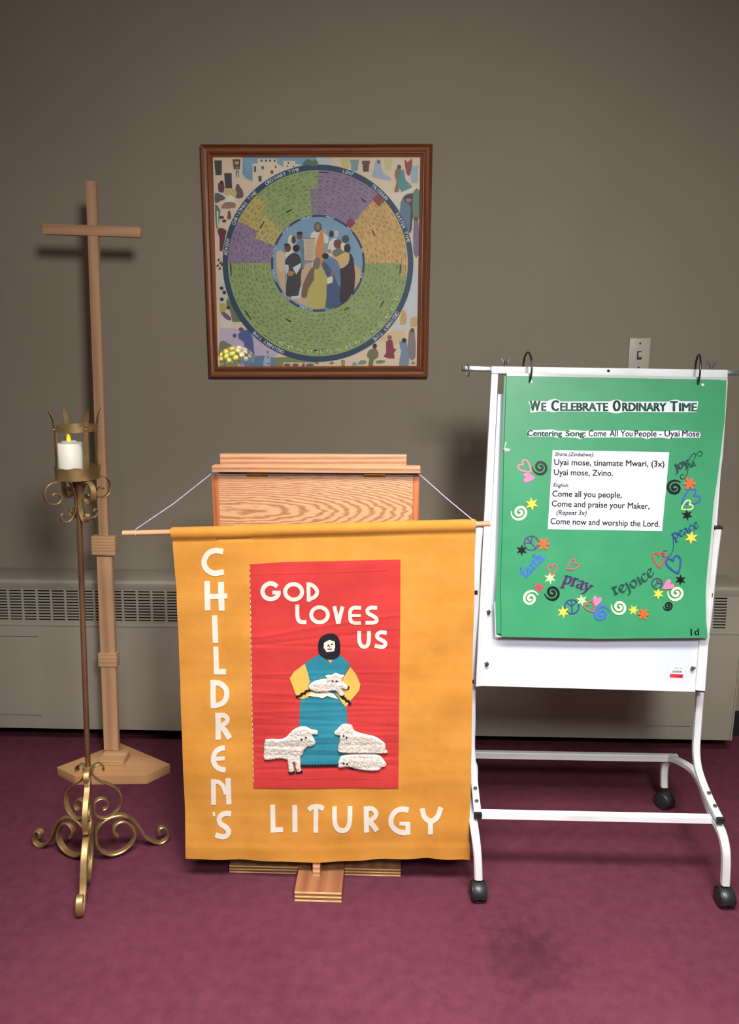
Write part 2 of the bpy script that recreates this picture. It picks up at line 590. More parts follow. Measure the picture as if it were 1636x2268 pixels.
def text2d(s, L, R, cap, bold=0.0, shear=0.0, up=None):
    """text fitted between pixel points L and R on its baseline with cap height cap px; bold thickens by repeats"""
    if bold > 0.003:
        e = bold * cap * 0.9
        k = max(2, int(math.ceil(2 * e / 0.35)))
        L_, R_ = Vector(L), Vector(R)
        g = (R_ - L_).normalized()
        return merge([text2d(s, tuple(L_ + g * (2 * e * i / k) + Vector((0, (0.35 * e if j else 0)))), tuple(R_ - g * (2 * e * (k - i) / k) + Vector((0, (0.35 * e if j else 0)))), cap, 0, shear, up) for i in range(k + 1) for j in (0, 1)])
    bold = 0.0
    V, Fc = text_mesh(s, bold, shear)
    x0 = min(v[0] for v in V); x1 = max(v[0] for v in V)
    L = Vector((L[0], L[1])); R = Vector((R[0], R[1]))
    d = R - L
    if up is None:
        u = Vector((d.y, -d.x)).normalized()
    else:
        u = Vector(up).normalized()
    out = []
    for x, y in V:
        p = L + d * ((x - x0) / (x1 - x0)) + u * (y / 0.70 * cap)
        out.append((p.x, p.y))
    return out, Fc


def lay(name, parts2d, surf, off, th, mat, parent):
    V2, F2 = merge(parts2d)
    return solid2d(name, V2, F2, surf, off, th, mat, parent)


# ================================================================== SETTING
WALL_Y = 2.68
w = box('wall_back', (-3.2, WALL_Y, 0), (3.2, WALL_Y + 0.12, 3.0), M['wall'], bev=0)
w['kind'] = 'structure'
fl = box('floor', (-3.2, -2.0, -0.05), (3.2, WALL_Y, 0), M['carpet'], bev=0)
fl['kind'] = 'structure'

# ================================================================== RADIATOR (baseboard convector)
rad = empty('baseboard_radiator', (-0.3, 2.6, 0), 'long taupe metal baseboard radiator with slotted grille low on the wall', 'radiator')
RX0, RX1 = -2.2, at_y(1633, 1500, 2.51).x
RF = 2.51
z_bot = at_y(0, 1612, RF).z
z_pan = at_y(0, 1386, RF).z
z_gt = at_y(0, 1300, 2.535).z
z_top = at_y(0, 1283, 2.535).z
box('front_panel', (RX0, RF, z_bot), (RX1 - 0.002, RF + 0.012, z_pan), M['radiator'], rad, 0.003)
box('end_cap', (RX1 - 0.002, RF - 0.002, z_bot), (RX1 + 0.004, WALL_Y - 0.002, z_top - 0.004), M['radiator'], rad, 0.002)
slab_obj('top_cover', [(RX0, WALL_Y - 0.002, z_top), (RX0, 2.535, z_top), (RX0, 2.528, z_top - 0.010), (RX0, 2.531, z_gt - 0.004), (RX0, 2.54, z_gt - 0.004), (RX0, 2.545, z_top - 0.012), (RX0, WALL_Y - 0.002, z_top - 0.012)],
         (RX1 - RX0 - 0.003, 0, 0), M['radiator'], rad, 0.001)
slab_obj('ledge', [(RX0, RF - 0.001, z_pan + 0.001), (RX0, RF - 0.001, z_pan + 0.008), (RX0, RF + 0.010, z_pan + 0.012), (RX0, RF + 0.014, z_pan + 0.001)], (RX1 - RX0 - 0.003, 0, 0), M['radiator'], rad, 0.001)
box('inner_duct', (RX0, 2.565, z_bot + 0.01), (RX1 - 0.01, WALL_Y - 0.004, z_top - 0.02), M['rad_dark'], rad, 0)
# grille : a pressed sheet with rows of long slots
gx1 = at_y(1611, 1350, 2.52).x
pitch = 0.0515
slot = 0.043
cols = int((gx1 - RX0) / pitch)
xs = [RX0]
for c in range(cols):
    xe = gx1 - (cols - 1 - c) * pitch
    xs += [xe - slot, xe]
xs.append(RX1 - 0.004)
nrow = 11
zs = [0.0]
for r_ in range(nrow):
    c0 = 0.05 + (r_ + 0.5) * (0.90 / nrow)
    zs += [c0 - 0.019, c0 + 0.019]
zs.append(1.0)
V, Fc = [], []
ga, gb = Vector((0, RF + 0.012, z_pan + 0.010)), Vector((0, 2.532, z_gt))
for layer in (0, 1):
    for zz in zs:
        p = ga.lerp(gb, zz)
        for xx in xs:
            V.append((xx, p.y + layer * 0.0018, p.z))
nx = len(xs); nz = len(zs)
for layer in (0, 1):
    o_ = layer * nx * nz
    for i in range(nz - 1):
        for j in range(nx - 1):
            if i % 2 == 1 and j % 2 == 1:
                continue
            Fc.append((o_ + i * nx + j, o_ + i * nx + j + 1, o_ + (i + 1) * nx + j + 1, o_ + (i + 1) * nx + j))
for i in range(1, nz - 1, 2):
    for j in range(1, nx - 1, 2):
        q = [i * nx + j, i * nx + j + 1, (i + 1) * nx + j + 1, (i + 1) * nx + j]
        for k in range(4):
            a, b2 = q[k], q[(k + 1) % 4]
            Fc.append((a, b2, b2 + nx * nz, a + nx * nz))
mesh_obj('grille', V, Fc, M['radiator'], rad, 0, recalc=False)
for (a, b2) in (((0, 1408.5), (85, 1409.5)), ((0, 1582), (92, 1584)), ((1430, 1607), (1528, 1609))):
    p, q = at_y(a[0] if a[0] else -40, a[1], RF), at_y(*b2, RF)
    box('scratch', (p.x, RF - 0.0006, (p.z + q.z) / 2 - 0.0008), (q.x, RF + 0.001, (p.z + q.z) / 2 + 0.0008), M['soot'], rad, 0)
tk = box('shade_strip', (-3.2, 2.655, 0), (3.2, WALL_Y - 0.0005, 0.09), M['black'], bev=0)  # black strip standing in for the shadow under the radiator
tk['kind'] = 'structure'
for xx in (-1.9, 1.14):
    box('support_foot', (xx, 2.60, 0.0), (xx + 0.02, 2.615, z_bot + 0.012), M['rad_dark'], rad, 0.001)

# ================================================================== LIGHT SWITCH
sp = at_y(1414, 787, WALL_Y)
sw = empty('light_switch', (sp.x, WALL_Y, sp.z), 'almond light switch plate on the wall above the white easel', 'light switch')
bm = bmesh.new()
prism(bm, [(sp.x - 0.035, WALL_Y - 0.006, sp.z - 0.057), (sp.x + 0.035, WALL_Y - 0.006, sp.z - 0.057), (sp.x + 0.035, WALL_Y - 0.006, sp.z + 0.057), (sp.x - 0.035, WALL_Y - 0.006, sp.z + 0.057)], (0, 0.0055, 0))
bevelled(bm, 0.002, 2)
pl = bm_obj('switch_plate', bm, M['plate'], sw)
box('toggle_frame', (sp.x - 0.008, WALL_Y - 0.008, sp.z - 0.014), (sp.x + 0.008, WALL_Y - 0.006, sp.z + 0.014), M['soot'], sw, 0.0005)
slab_obj('toggle', [(sp.x - 0.005, WALL_Y - 0.007, sp.z - 0.009), (sp.x + 0.005, WALL_Y - 0.007, sp.z - 0.009), (sp.x + 0.005, WALL_Y - 0.007, sp.z + 0.007), (sp.x - 0.005, WALL_Y - 0.007, sp.z + 0.007)], (0, -0.010, 0.004), M['plate'], sw, 0.0008)
for dz in (-0.040, 0.040):
    V, Fc = lathe([(0.0035, 0), (0.0035, 0.001), (0.002, 0.002)], 12)
    V = [(sp.x + v[0], WALL_Y - 0.006 - v[2], sp.z + dz + v[1]) for v in V]
    mesh_obj('screw', V, Fc, M['steel_dark'], sw)

# ================================================================== FRAMED CALENDAR PICTURE
PY = 2.668                      # plane of the print
pc = at_y(703, 580, PY)
pic = empty('framed_picture', (pc.x, PY, pc.z), 'square walnut framed picture of a round church year calendar, hung on the wall', 'picture')
ps = Surf((0, PY, 0), (0, -1, 0))
out = [at_y(444, 320, 2.655), at_y(958, 319, 2.655), at_y(947, 836, 2.655), at_y(464, 836, 2.655)]
inn = [at_y(470, 347, 2.660), at_y(931, 347, 2.660), at_y(923, 810, 2.660), at_y(482, 812, 2.660)]
# profile: (fraction from outer to inner, y)
prof = [(0.0, 2.6785), (0.0, 2.652), (0.04, 2.648), (0.14, 2.646), (0.22, 2.649), (0.27, 2.653), (0.50, 2.656), (0.62, 2.653), (0.68, 2.649), (0.74, 2.649), (0.80, 2.655), (0.95, 2.660), (1.0, 2.662), (1.0, 2.672), (0.9, 2.6785)]
for s in range(4):
    a0, a1, b0, b1 = out[s], out[(s + 1) % 4], inn[s], inn[(s + 1) % 4]
    V, Fc = [], []
    for (o_, i_) in ((a0, b0), (a1, b1)):
        for fr, yy in prof:
            p = o_.lerp(i_, fr); V.append((p.x, yy, p.z))
    k = len(prof)
    for j in range(k):
        Fc.append((j, (j + 1) % k, k + (j + 1) % k, k + j))
    Fc.append(tuple(range(k))); Fc.append(tuple(range(k, 2 * k)))
    mesh_obj('frame_rail', V, Fc, M['frame_x'] if s % 2 == 0 else M['frame'], pic, 25)

PR = []   # (verts2d, faces, colour)


def pr(poly, col, sm=0):
    if sm:
        poly = [(p.x, p.y) for p in catmull([Vector((a, b2, 0)) for a, b2 in poly], sm, True)]
    V2, F2 = fill2d([poly])
    PR.append((V2, F2, col))


def prq(V2, F2, col):
    PR.append((V2, F2, col))


def ell(cx, cy, rx, ry, n=14, rot=0):
    c, s = math.cos(rot), math.sin(rot)
    return [(cx + rx * math.cos(2 * math.pi * i / n) * c - ry * math.sin(2 * math.pi * i / n) * s,
             cy + rx * math.cos(2 * math.pi * i / n) * s + ry * math.sin(2 * math.pi * i / n) * c) for i in range(n)]


CX, CY = 704.0, 583.0
SQ = 1.035


def pol(r, a):       # a degrees clockwise from up
    a = math.radians(a)
    return (CX + r * math.sin(a), CY - r * SQ * math.cos(a))


def sector(r0, r1, a0, a1, col, step=3):
    n = max(1, int(abs(a1 - a0) / step))
    V2 = []
    for i in range(n + 1):
        a = a0 + (a1 - a0) * i / n
        V2 += [pol(r0, a), pol(r1, a)]
    F2 = [(2 * i, 2 * i + 1, 2 * i + 3, 2 * i + 2) for i in range(n)]
    prq(V2, F2, col)


SAND, SKY, NAVY = (214, 190, 160), (120, 158, 184), (38, 68, 98)
GRN, PUR, YEL, GOL, RED = (146, 164, 96), (142, 118, 148), (192, 172, 88), (206, 164, 92), (150, 50, 54)
# ground and the village scenes around the wheel
B = [(470, 347), (931, 347), (923, 810), (482, 812)]
B = [(468, 345), (933, 345), (925, 812), (480, 814)]
pr(B, SAND)


def q1(x, y):   # crop origin 440,310 scale 6.292
    return (440 + x / 6.292, 310 + y / 6.292)


def q2(x, y):   # 700,310 scale 6.059
    return (700 + x / 6.059, 310 + y / 6.059)


def q3(x, y):   # 440,570 scale 6.292
    return (440 + x / 6.292, 570 + y / 6.292)


def q4(x, y):   # 700,570 scale 6.059
    return (700 + x / 6.059, 570 + y / 6.059)


def pq(q, pts, col, sm=0):
    pr([q(*p) for p in pts], col, sm)


pq(q1, [(605, 225), (1636, 225), (1636, 420), (1300, 380), (820, 600), (700, 560), (640, 460)], SKY)
pq(q1, [(740, 330), (820, 330), (820, 262), (1090, 262), (1095, 330), (1180, 380), (1180, 290), (1340, 290), (1345, 330), (1440, 350), (1200, 420), (880, 600), (755, 640)], (216, 196, 172))
for x, y, w_, h_ in ((862, 275, 25, 30), (925, 275, 25, 30), (980, 275, 25, 30), (1045, 275, 25, 30), (770, 365, 30, 80), (875, 365, 32, 45), (1060, 360, 22, 30), (1000, 425, 38, 45), (832, 500, 42, 80), (1240, 305, 18, 28), (1228, 355, 18, 25), (1310, 360, 18, 25)):
    pq(q1, [(x, y), (x + w_, y), (x + w_, y + h_), (x, y + h_)], (92, 72, 68))
pq(q1, [(215, 285), (322, 285), (320, 490), (235, 490)], (72, 62, 62))
pq(q1, [(470, 270), (580, 270), (572, 410), (488, 410)], (98, 72, 60))
pq(q1, [(500, 300), (560, 300), (556, 340), (500, 340)], (196, 150, 120))
pq(q1, ell(537, 385, 24, 28), (150, 96, 84))
pq(q1, [(515, 420), (558, 420), (565, 525), (552, 525), (540, 440), (530, 525), (516, 525)], (104, 138, 150))
pq(q1, [(355, 462), (458, 462), (465, 680), (368, 672)], (66, 60, 66))
pq(q1, [(615, 280), (690, 480), (750, 330), (750, 555), (660, 540), (605, 470)], (110, 150, 172))
pq(q1, [(268, 620), (300, 590), (345, 600), (358, 660), (350, 730), (280, 720)], (112, 48, 66), 2)
pq(q1, ell(320, 590, 24, 26), (70, 36, 44))
pq(q1, [(520, 640), (560, 640), (610, 700), (620, 800), (520, 810), (505, 740)], (104, 84, 72), 2)
pq(q1, ell(545, 640, 25, 24), (80, 84, 88))
pq(q1, [(350, 700), (430, 670), (520, 700), (520, 780), (440, 800), (360, 750)], (198, 172, 112), 2)
pq(q1, [(390, 800), (430, 765), (480, 790), (495, 860), (440, 890), (385, 860)], (218, 204, 188), 2)
pq(q1, [(310, 955), (370, 870), (490, 870), (510, 945)], (150, 114, 94), 2)
pq(q1, [(228, 740), (330, 770), (370, 820), (300, 850), (230, 880)], (84, 92, 98), 2)
pq(q1, [(228, 900), (290, 960), (300, 1010), (265, 1240), (240, 1180)], (76, 118, 106), 2)
pq(q1, [(250, 990), (275, 990), (272, 1200), (256, 1200)], (208, 206, 186))
pq(q1, ell(318, 1080, 34, 22), (92, 58, 48)); pq(q1, ell(355, 1130, 30, 20), (70, 42, 36))
pq(q1, [(410, 990), (440, 1000), (450, 1090), (400, 1105)], (120, 76, 64), 2)
pq(q1, [(258, 1262), (310, 1225), (385, 1265), (370, 1340), (335, 1535), (290, 1535), (290, 1360)], (112, 40, 54), 2)
# left margin, lower
for (x, y) in ((285, 30), (310, 70), (270, 110), (300, 150), (330, 95)):
    pq(q3, [(x - 30, y + 20), (x, y - 20), (x + 12, y), (x, y + 25)], (52, 58, 48))
pq(q3, [(265, 205), (340, 205), (390, 400), (420, 560), (500, 700), (640, 900), (480, 960), (290, 960)], (196, 190, 172))
pq(q3, [(400, 560), (500, 720), (640, 900), (470, 900), (440, 760), (380, 650)], (108, 120, 72))
for (x, y, c) in ((318, 430, (60, 44, 42)), (355, 490, (52, 40, 40)), (322, 585, (64, 48, 46)), (410, 700, (88, 52, 48))):
    pq(q3, ell(x, y, 26, 26), c)
pq(q3, [(290, 650), (370, 650), (380, 760), (310, 800)], (186, 160, 80), 2)
pq(q3, [(320, 790), (360, 750), (440, 800), (460, 920), (420, 980), (320, 950)], (206, 192, 180), 2)
pq(q3, [(318, 790), (350, 755), (450, 840), (440, 880), (380, 860)], (120, 78, 110), 2)
pq(q3, [(290, 985), (480, 985), (560, 1010), (760, 1080), (900, 1200), (1130, 1330), (1040, 1400), (480, 1500), (300, 1500)], (186, 166, 188))  # lilac is the haze on the glass, mixed into the print colour
pq(q3, [(555, 1060), (650, 1010), (700, 1030), (750, 1120), (770, 1300), (770, 1380), (640, 1380), (630, 1190), (560, 1140)], (70, 92, 150), 2)
pq(q3, ell(590, 1005, 36, 30), (112, 72, 90)); pq(q3, ell(500, 1090, 28, 30), (90, 66, 120))
pq(q3, [(560, 1380), (900, 1370), (1060, 1400), (1060, 1525), (560, 1525)], (96, 124, 158))
pq(q3, [(920, 1380), (980, 1300), (1000, 1400), (990, 1525), (900, 1525)], (150, 172, 190), 2)
for (x, y) in ((960, 1320), (965, 1390), (975, 1480)):
    pq(q3, ell(x, y, 18, 14), (176, 80, 92))
pq(q3, [(1060, 1395), (1250, 1390), (1636, 1440), (1636, 1470), (1180, 1460), (1170, 1525), (1060, 1525)], (128, 134, 84))
for x, rx, c in ((1232, 48, (120, 82, 66)), (1348, 45, (92, 92, 84)), (1460, 20, (90, 78, 72)), (1550, 58, (82, 104, 112))):
    pq(q3, ell(x, 1498, rx, 20), c)
pq(q3, [(290, 1180), (420, 1200), (560, 1330), (560, 1525), (300, 1525)], (120, 124, 92), 2)
# right side
pq(q2, [(0, 225), (200, 225), (205, 330), (10, 320)], (176, 190, 196))
for x, y, w_, h_, c in ((340, 250, 100, 130, (196, 184, 110)), (465, 265, 100, 150, (118, 150, 152)), (625, 280, 85, 145, (96, 70, 62)), (920, 255, 95, 150, (192, 190, 122)), (1270, 345, 95, 230, (146, 170, 186))):
    pq(q2, [(x - 10, y), (x + w_ + 10, y), (x + w_ + 10, y + 40), (x + w_, y + 50), (x + w_ - 5, y + h_), (x + 5, y + h_), (x, y + 50), (x - 10, y + 40)], c)
pq(q2, [(760, 440), (790, 300), (830, 255), (865, 290), (890, 430), (1000, 510), (980, 545), (760, 500)], (152, 168, 186), 2)
pq(q2, ell(838, 297, 20, 26), (112, 82, 68))
pq(q2, [(1050, 480), (1080, 380), (1140, 390), (1160, 480), (1110, 560), (1110, 690), (1045, 690), (1080, 560)], (132, 112, 82), 2)
pq(q2, ell(1112, 362, 26, 28), (86, 64, 52))
pq(q2, [(1140, 420), (1180, 410), (1200, 540), (1290, 630), (1150, 700), (1095, 560)], (84, 142, 142), 2)
pq(q2, [(1185, 260), (1225, 300), (1275, 255), (1290, 300), (1260, 470), (1210, 450)], (156, 62, 66), 2)
pq(q2, [(880, 700), (1130, 710), (1390, 590), (1400, 660), (1180, 760), (1120, 940)], (212, 198, 176))
pq(q2, [(1120, 950), (1160, 770), (1240, 720), (1320, 730), (1300, 900), (1260, 1250), (1190, 1150)], (90, 118, 144), 2)
pq(q2, [(1180, 760), (1300, 720), (1310, 850), (1280, 1200), (1250, 1230), (1270, 900), (1200, 840)], (76, 56, 58), 2)
pq(q2, ell(1240, 810, 38, 26), (170, 118, 96))
pq(q2, [(1300, 700), (1390, 680), (1390, 1040), (1300, 1060)], (92, 132, 104), 2)
pq(q2, [(1310, 1080), (1370, 1060), (1375, 1540), (1305, 1520)], (122, 100, 136), 2)
pq(q2, ell(1340, 1060, 30, 28), (96, 66, 60))
pq(q4, [(1300, 100), (1380, 60), (1370, 900), (1100, 980), (1010, 990), (1180, 700), (1270, 400)], (186, 190, 192))
pq(q4, [(1150, 720), (1200, 730), (1215, 880), (1120, 900)], (200, 154, 86), 2)
pq(q4, [(1270, 820), (1350, 800), (1350, 920), (1265, 930)], (196, 164, 104), 2)
pq(q4, [(1000, 1000), (1190, 980), (1190, 1060), (1020, 1200), (830, 1080)], (206, 180, 138))
pq(q4, [(705, 1250), (790, 1220), (830, 1270), (830, 1340), (770, 1380), (760, 1460), (700, 1450), (715, 1360), (680, 1330)], (116, 112, 70), 2)
pq(q4, ell(785, 1190, 30, 36), (84, 52, 42))
pq(q4, [(940, 1130), (1020, 1110), (1040, 1220), (1080, 1230), (1040, 1290), (1050, 1360), (905, 1335), (940, 1280)], (138, 50, 60), 2)
pq(q4, ell(985, 1075, 30, 32), (132, 92, 84))
pq(q4, [(1110, 1130), (1210, 1140), (1240, 1280), (1240, 1460), (1110, 1460), (1140, 1260)], (112, 132, 158), 2)
pq(q4, ell(1180, 1115, 34, 32), (60, 44, 46))
pq(q4, [(1240, 1000), (1320, 990), (1330, 1350), (1240, 1340)], (132, 116, 116), 2)
pq(q4, ell(1290, 980, 28, 32), (88, 70, 66))
pq(q4, [(560, 1440), (600, 1380), (670, 1390), (660, 1430)], (122, 140, 116), 2)
pq(q4, [(480, 1430), (520, 1400), (550, 1440), (500, 1460)], (108, 160, 168), 2)
pq(q4, [(800, 1420), (830, 1380), (930, 1385), (900, 1420)], (122, 132, 74), 2)
for (x, y) in ((10, 1440), (210, 1440), (1300, 1440)):
    for a in (-60, -30, 0, 30, 60):
        t = math.radians(a)
        pq(q4, [(x, y), (x + 35 * math.sin(t) - 6, y - 40 * math.cos(t)), (x + 40 * math.sin(t) + 6, y - 45 * math.cos(t))], (54, 60, 48))
for y in (1385, 1410, 1440):
    pq(q4, ell(350, y, 16, 8, 8, 0.6), (52, 58, 46)); pq(q4, ell(375, y + 8, 14, 7, 8, -0.6), (52, 58, 46))
# wheel
sector(198, 211, 0, 360, NAVY)
sector(104, 199, 90, 270, GRN)
sector(104, 199, 270, 297, PUR); sector(104, 150, 291, 297, YEL)
sector(104, 199, 297, 311, YEL); sector(168, 199, 311, 317, YEL)
sector(104, 168, 311, 360, GRN); sector(168, 199, 317, 360, GRN)
sector(104, 199, 0, 42, PUR); sector(104, 160, 353, 360, PUR)
sector(104, 199, 42, 90, GOL)
sector(181, 199, 41.5, 48, RED); sector(104, 120, 36, 44, RED)
sector(186, 199, 90, 98, GOL)
random.seed(7)


def shade(c, k):
    return tuple(int(v * k) for v in c)


def sec_col(r, a):
    if 90 <= a < 270: return GRN
    if 270 <= a < 297: return PUR
    if a < 42: return PUR
    if a < 90: return GOL
    if a < 316 and a >= 297: return YEL
    return GRN


buckets = {}


def dash(r0, r1, a0, a1, col):
    V2 = [pol(r0, a0), pol(r1, a0), pol(r1, a1), pol(r0, a1)]
    buckets.setdefault(col, []).append((V2, [(0, 1, 2, 3)]))


for r_ in range(108, 196, 9):
    a = 0.0
    while a < 360:
        wdt = random.uniform(4.2, 6.2) * (150 / r_) ** 0.5
        c = sec_col(r_, a % 360)
        line = shade(c, 0.80)
        if random.random() < 0.75:
            dash(r_, r_ + 0.8, a, a + wdt, line)
        if random.random() < 0.6:
            dash(r_, r_ + 8, a, a + 0.32 * 150 / r_, line)
        t0 = a + wdt * 0.12
        if random.random() < 0.85:
            dash(r_ + 4.5, r_ + 5.9, t0, a + wdt * random.uniform(0.55, 0.85), shade(c, 0.62))
        if random.random() < 0.5:
            dash(r_ + 2, r_ + 3.1, t0, a + wdt * random.uniform(0.4, 0.7), shade(c, 0.68))
        a += wdt
for r_, a0, a1 in ((195, 262, 270), (192, 231, 238), (140, 205, 211), (188, 177, 183), (118, 144, 150), (168, 119, 124), (184, 91, 97), (140, 60, 65), (170, 34, 39), (130, 327, 333), (150, 300, 307), (196, 1, 7)):
    dash(r_ - 2.6, r_, a0, a1, (34, 36, 32))
for col, lst in buckets.items():
    V2, F2 = merge(lst); prq(V2, F2, col)


def arc_text(s, r, amid, cap, col, flip=False, gap=1.05, bold=0.01):
    parts = []
    adv = cap * 0.80 * gap
    n = len(s)
    da = math.degrees(adv / r)
    for i, ch in enumerate(s):
        if ch == ' ':
            continue
        k = (i - (n - 1) / 2) * da
        a = amid + (k if not flip else -k)
        p = Vector(pol(r, a)); t = math.radians(a)
        tan = Vector((math.cos(t), math.sin(t))); upv = Vector((math.sin(t), -math.cos(t)))
        if flip:
            tan, upv = -tan, -upv
        V, Fc = text_mesh(ch, bold, 0)
        xm = (min(v[0] for v in V) + max(v[0] for v in V)) / 2
        sc = cap / 0.70
        parts.append(([tuple(p + tan * (x - xm) * sc * 0.95 + upv * (y - 0.35) * sc) for x, y in V], Fc))
    V2, F2 = merge(parts); prq(V2, F2, col)


WHT = (206, 210, 208)
arc_text('ORDINARY TIME', 205, 337, 7.5, WHT)
arc_text('CHRISTMAS TIME', 205, 306, 7.5, WHT)
arc_text('ADVENT', 205, 280, 7.5, WHT)
arc_text('LENT', 205, 19, 7.5, WHT)
arc_text('TRIDUUM', 205, 42, 7.5, WHT)
arc_text('EASTER TIME', 205, 68, 7.5, WHT)
arc_text('ORDINARY TIME', 205, 132, 7.5, WHT)
arc_text('ORDINARY TIME', 205, 213, 7.5, WHT)
for i, nn in enumerate((12, 13, 14, 15, 16, 17, 18, 19, 20, 21, 22, 23, 24, 25, 26)):
    a = 113 + i * 6.6
    arc_text(str(nn), 190, a, 8, (196, 204, 150))
# hub picture : figures in robes under a blue sky
sector(98, 104, 0, 360, NAVY)
pr([pol(99, i * 6) for i in range(60)], (116, 152, 178))
MONTHS = ('FEBRUARY', 'MARCH', 'APRIL', 'MAY', 'JUNE', 'JULY', 'AUGUST', 'SEPTEMBER', 'OCTOBER', 'NOVEMBER', 'DECEMBER', 'JANUARY')
for i, mth in enumerate(MONTHS):
    arc_text(mth, 101, -15 + i * 30, 4.6, WHT, gap=0.95)


def h(x, y):
    return (560 + x / 5.453, 430 + y / 5.453)


def ph(pts, col, sm=2):
    pr([h(*p) for p in pts], col, sm)


ph([(275, 720), (380, 740), (400, 1200), (330, 1110), (285, 930)], (198, 164, 118), 0)
ph([(290, 690), (390, 720), (370, 930), (300, 900)], (204, 176, 138))
ph([(1215, 850), (1300, 900), (1290, 1050), (1215, 1180)], (196, 162, 118), 0)
ph([(560, 880), (760, 800), (860, 820), (870, 1370), (660, 1360), (480, 1280), (400, 1210), (590, 1220)], (196, 160, 122), 0)
ph([(690, 530), (740, 450), (830, 440), (910, 520), (900, 600), (850, 600), (860, 870), (720, 870)], (204, 198, 186))
ph([(755, 640), (800, 480), (845, 450), (862, 640), (865, 860), (800, 870), (755, 760)], (206, 130, 72))
ph(ell(785, 400, 48, 62), (104, 84, 66)); ph(ell(785, 395, 28, 40), (150, 112, 84), 0)
ph(ell(868, 450, 16, 40), (186, 150, 130), 0)
ph([(430, 520), (480, 500), (520, 610), (490, 720), (420, 700)], (206, 198, 176)); ph(ell(492, 555, 26, 50), (86, 56, 48))
ph([(535, 590), (610, 560), (620, 880), (590, 900), (580, 720)], (96, 128, 142)); ph(ell(565, 500, 36, 48), (118, 72, 54)); ph(ell(565, 472, 36, 20), (50, 36, 34), 0)
ph([(400, 700), (470, 690), (470, 800), (400, 780)], (210, 200, 188)); ph(ell(420, 650, 40, 52), (112, 66, 48)); ph(ell(410, 615, 34, 20), (70, 42, 32), 0)
ph([(390, 860), (400, 780), (480, 710), (560, 740), (590, 860), (580, 1000), (560, 1230), (400, 1225), (415, 1000)], (58, 58, 66)); ph(ell(522, 655, 42, 46), (52, 34, 32))
ph([(480, 890), (580, 830), (580, 880), (525, 970)], (196, 200, 192), 0); ph([(385, 860), (430, 860), (430, 940), (400, 960)], (176, 190, 196))
ph([(415, 940), (480, 930), (500, 960), (440, 995)], (186, 120, 72))
ph([(460, 1235), (550, 1225), (575, 1110), (590, 1110), (580, 1260), (470, 1265)], (188, 192, 196), 0)
pr([h(612, 530), h(752, 536), h(752, 810), h(622, 806)], (192, 172, 144))
for k in range(9):
    y = 570 + k * 24
    pr([h(650, y), h(735 - (k % 3) * 14, y + 1), h(735 - (k % 3) * 14, y + 5), h(650, y + 4)], (140, 112, 88))
pr([h(606, 526), h(756, 532), h(756, 542), h(606, 538)], (134, 96, 70)); pr([h(618, 802), h(756, 806), h(756, 816), h(618, 812)], (134, 96, 70))
ph([(900, 700), (920, 580), (1000, 530), (1060, 600), (1050, 720), (960, 760), (880, 710)], (208, 196, 182)); ph(ell(948, 482, 28, 42), (74, 48, 42)); ph(ell(1008, 480, 24, 44), (196, 178, 166))
ph([(960, 690), (1060, 640), (1120, 700), (1080, 760), (980, 760)], (112, 116, 88)); ph(ell(1024, 602, 50, 56), (120, 62, 44))
ph([(1060, 600), (1130, 570), (1160, 640), (1080, 690)], (206, 198, 184)); ph(ell(1118, 545, 44, 50), (70, 74, 76))
ph([(1160, 720), (1215, 790), (1225, 1160), (1050, 1320), (1040, 1000), (1050, 900), (1120, 850)], (64, 38, 48)); ph(ell(1140, 655, 40, 58), (52, 46, 50))
ph([(940, 700), (1000, 760), (1110, 700), (1165, 730), (1150, 840), (1060, 900), (1000, 840)], (204, 168, 104)); ph(ell(925, 690, 24, 26), (176, 118, 90))
ph([(700, 900), (770, 880), (760, 1000), (700, 1120), (660, 1240), (585, 1240), (610, 1080)], (116, 92, 68))
ph([(835, 840), (900, 790), (980, 850), (1050, 960), (1045, 1310), (1000, 1360), (875, 1370), (870, 1060)], (62, 82, 122)); ph([(850, 800), (910, 770), (1000, 790), (1045, 870), (1060, 1090), (1030, 1100), (940, 900)], (92, 122, 160))
ph(ell(876, 748, 40, 36), (52, 36, 36)); ph([(928, 980), (950, 915), (972, 925), (965, 985)], (158, 92, 78))
ph([(740, 920), (800, 870), (860, 920), (900, 1010), (960, 990), (962, 1070), (890, 1090), (872, 1370), (665, 1360), (665, 1160), (735, 1040)], (184, 168, 86)); ph([(895, 1010), (960, 990), (962, 1065), (900, 1090)], (212, 204, 176), 0)
ph([(725, 840), (760, 770), (810, 780), (812, 860), (780, 910), (735, 890)], (120, 112, 94))
pq(q1, [(1440, 350), (1480, 290), (1530, 265), (1590, 300), (1636, 260), (1636, 370)], (86, 112, 96))
pq(q2, [(0, 270), (25, 300), (5, 370), (0, 370)], (86, 112, 96))

mats, cols_i, AV, AF, MI = [], {}, [], [], []
for li, (V2, F2, col) in enumerate(PR):
    if col not in cols_i:
        g_ = sum(col) / 3; c3 = tuple(int(min(255, (v * 0.84 + g_ * 0.16) * (1.18 if g_ > 60 else 1.0))) for v in col); cols_i[col] = len(mats); mats.append(paper(c3, 0.5))  # print colours greyed and lightened to imitate haze on the glass
    o_ = len(AV)
    off = 0.0002 + li * 0.000010
    AV += [ps.at(x, y, off) for x, y in V2]
    AF += [tuple(i + o_ for i in f) for f in F2]
    MI += [cols_i[col]] * len(F2)
mesh_obj('calendar_print', AV, AF, None, pic, 0, mats=mats, midx=MI, recalc=False)
a_, c_ = at_y(470, 347, PY), at_y(923, 812, PY)
box('backing_board', (a_.x - 0.012, PY + 0.0002, c_.z - 0.012), (a_.x + 0.70, PY + 0.006, a_.z + 0.012), M['soot'], pic, 0)
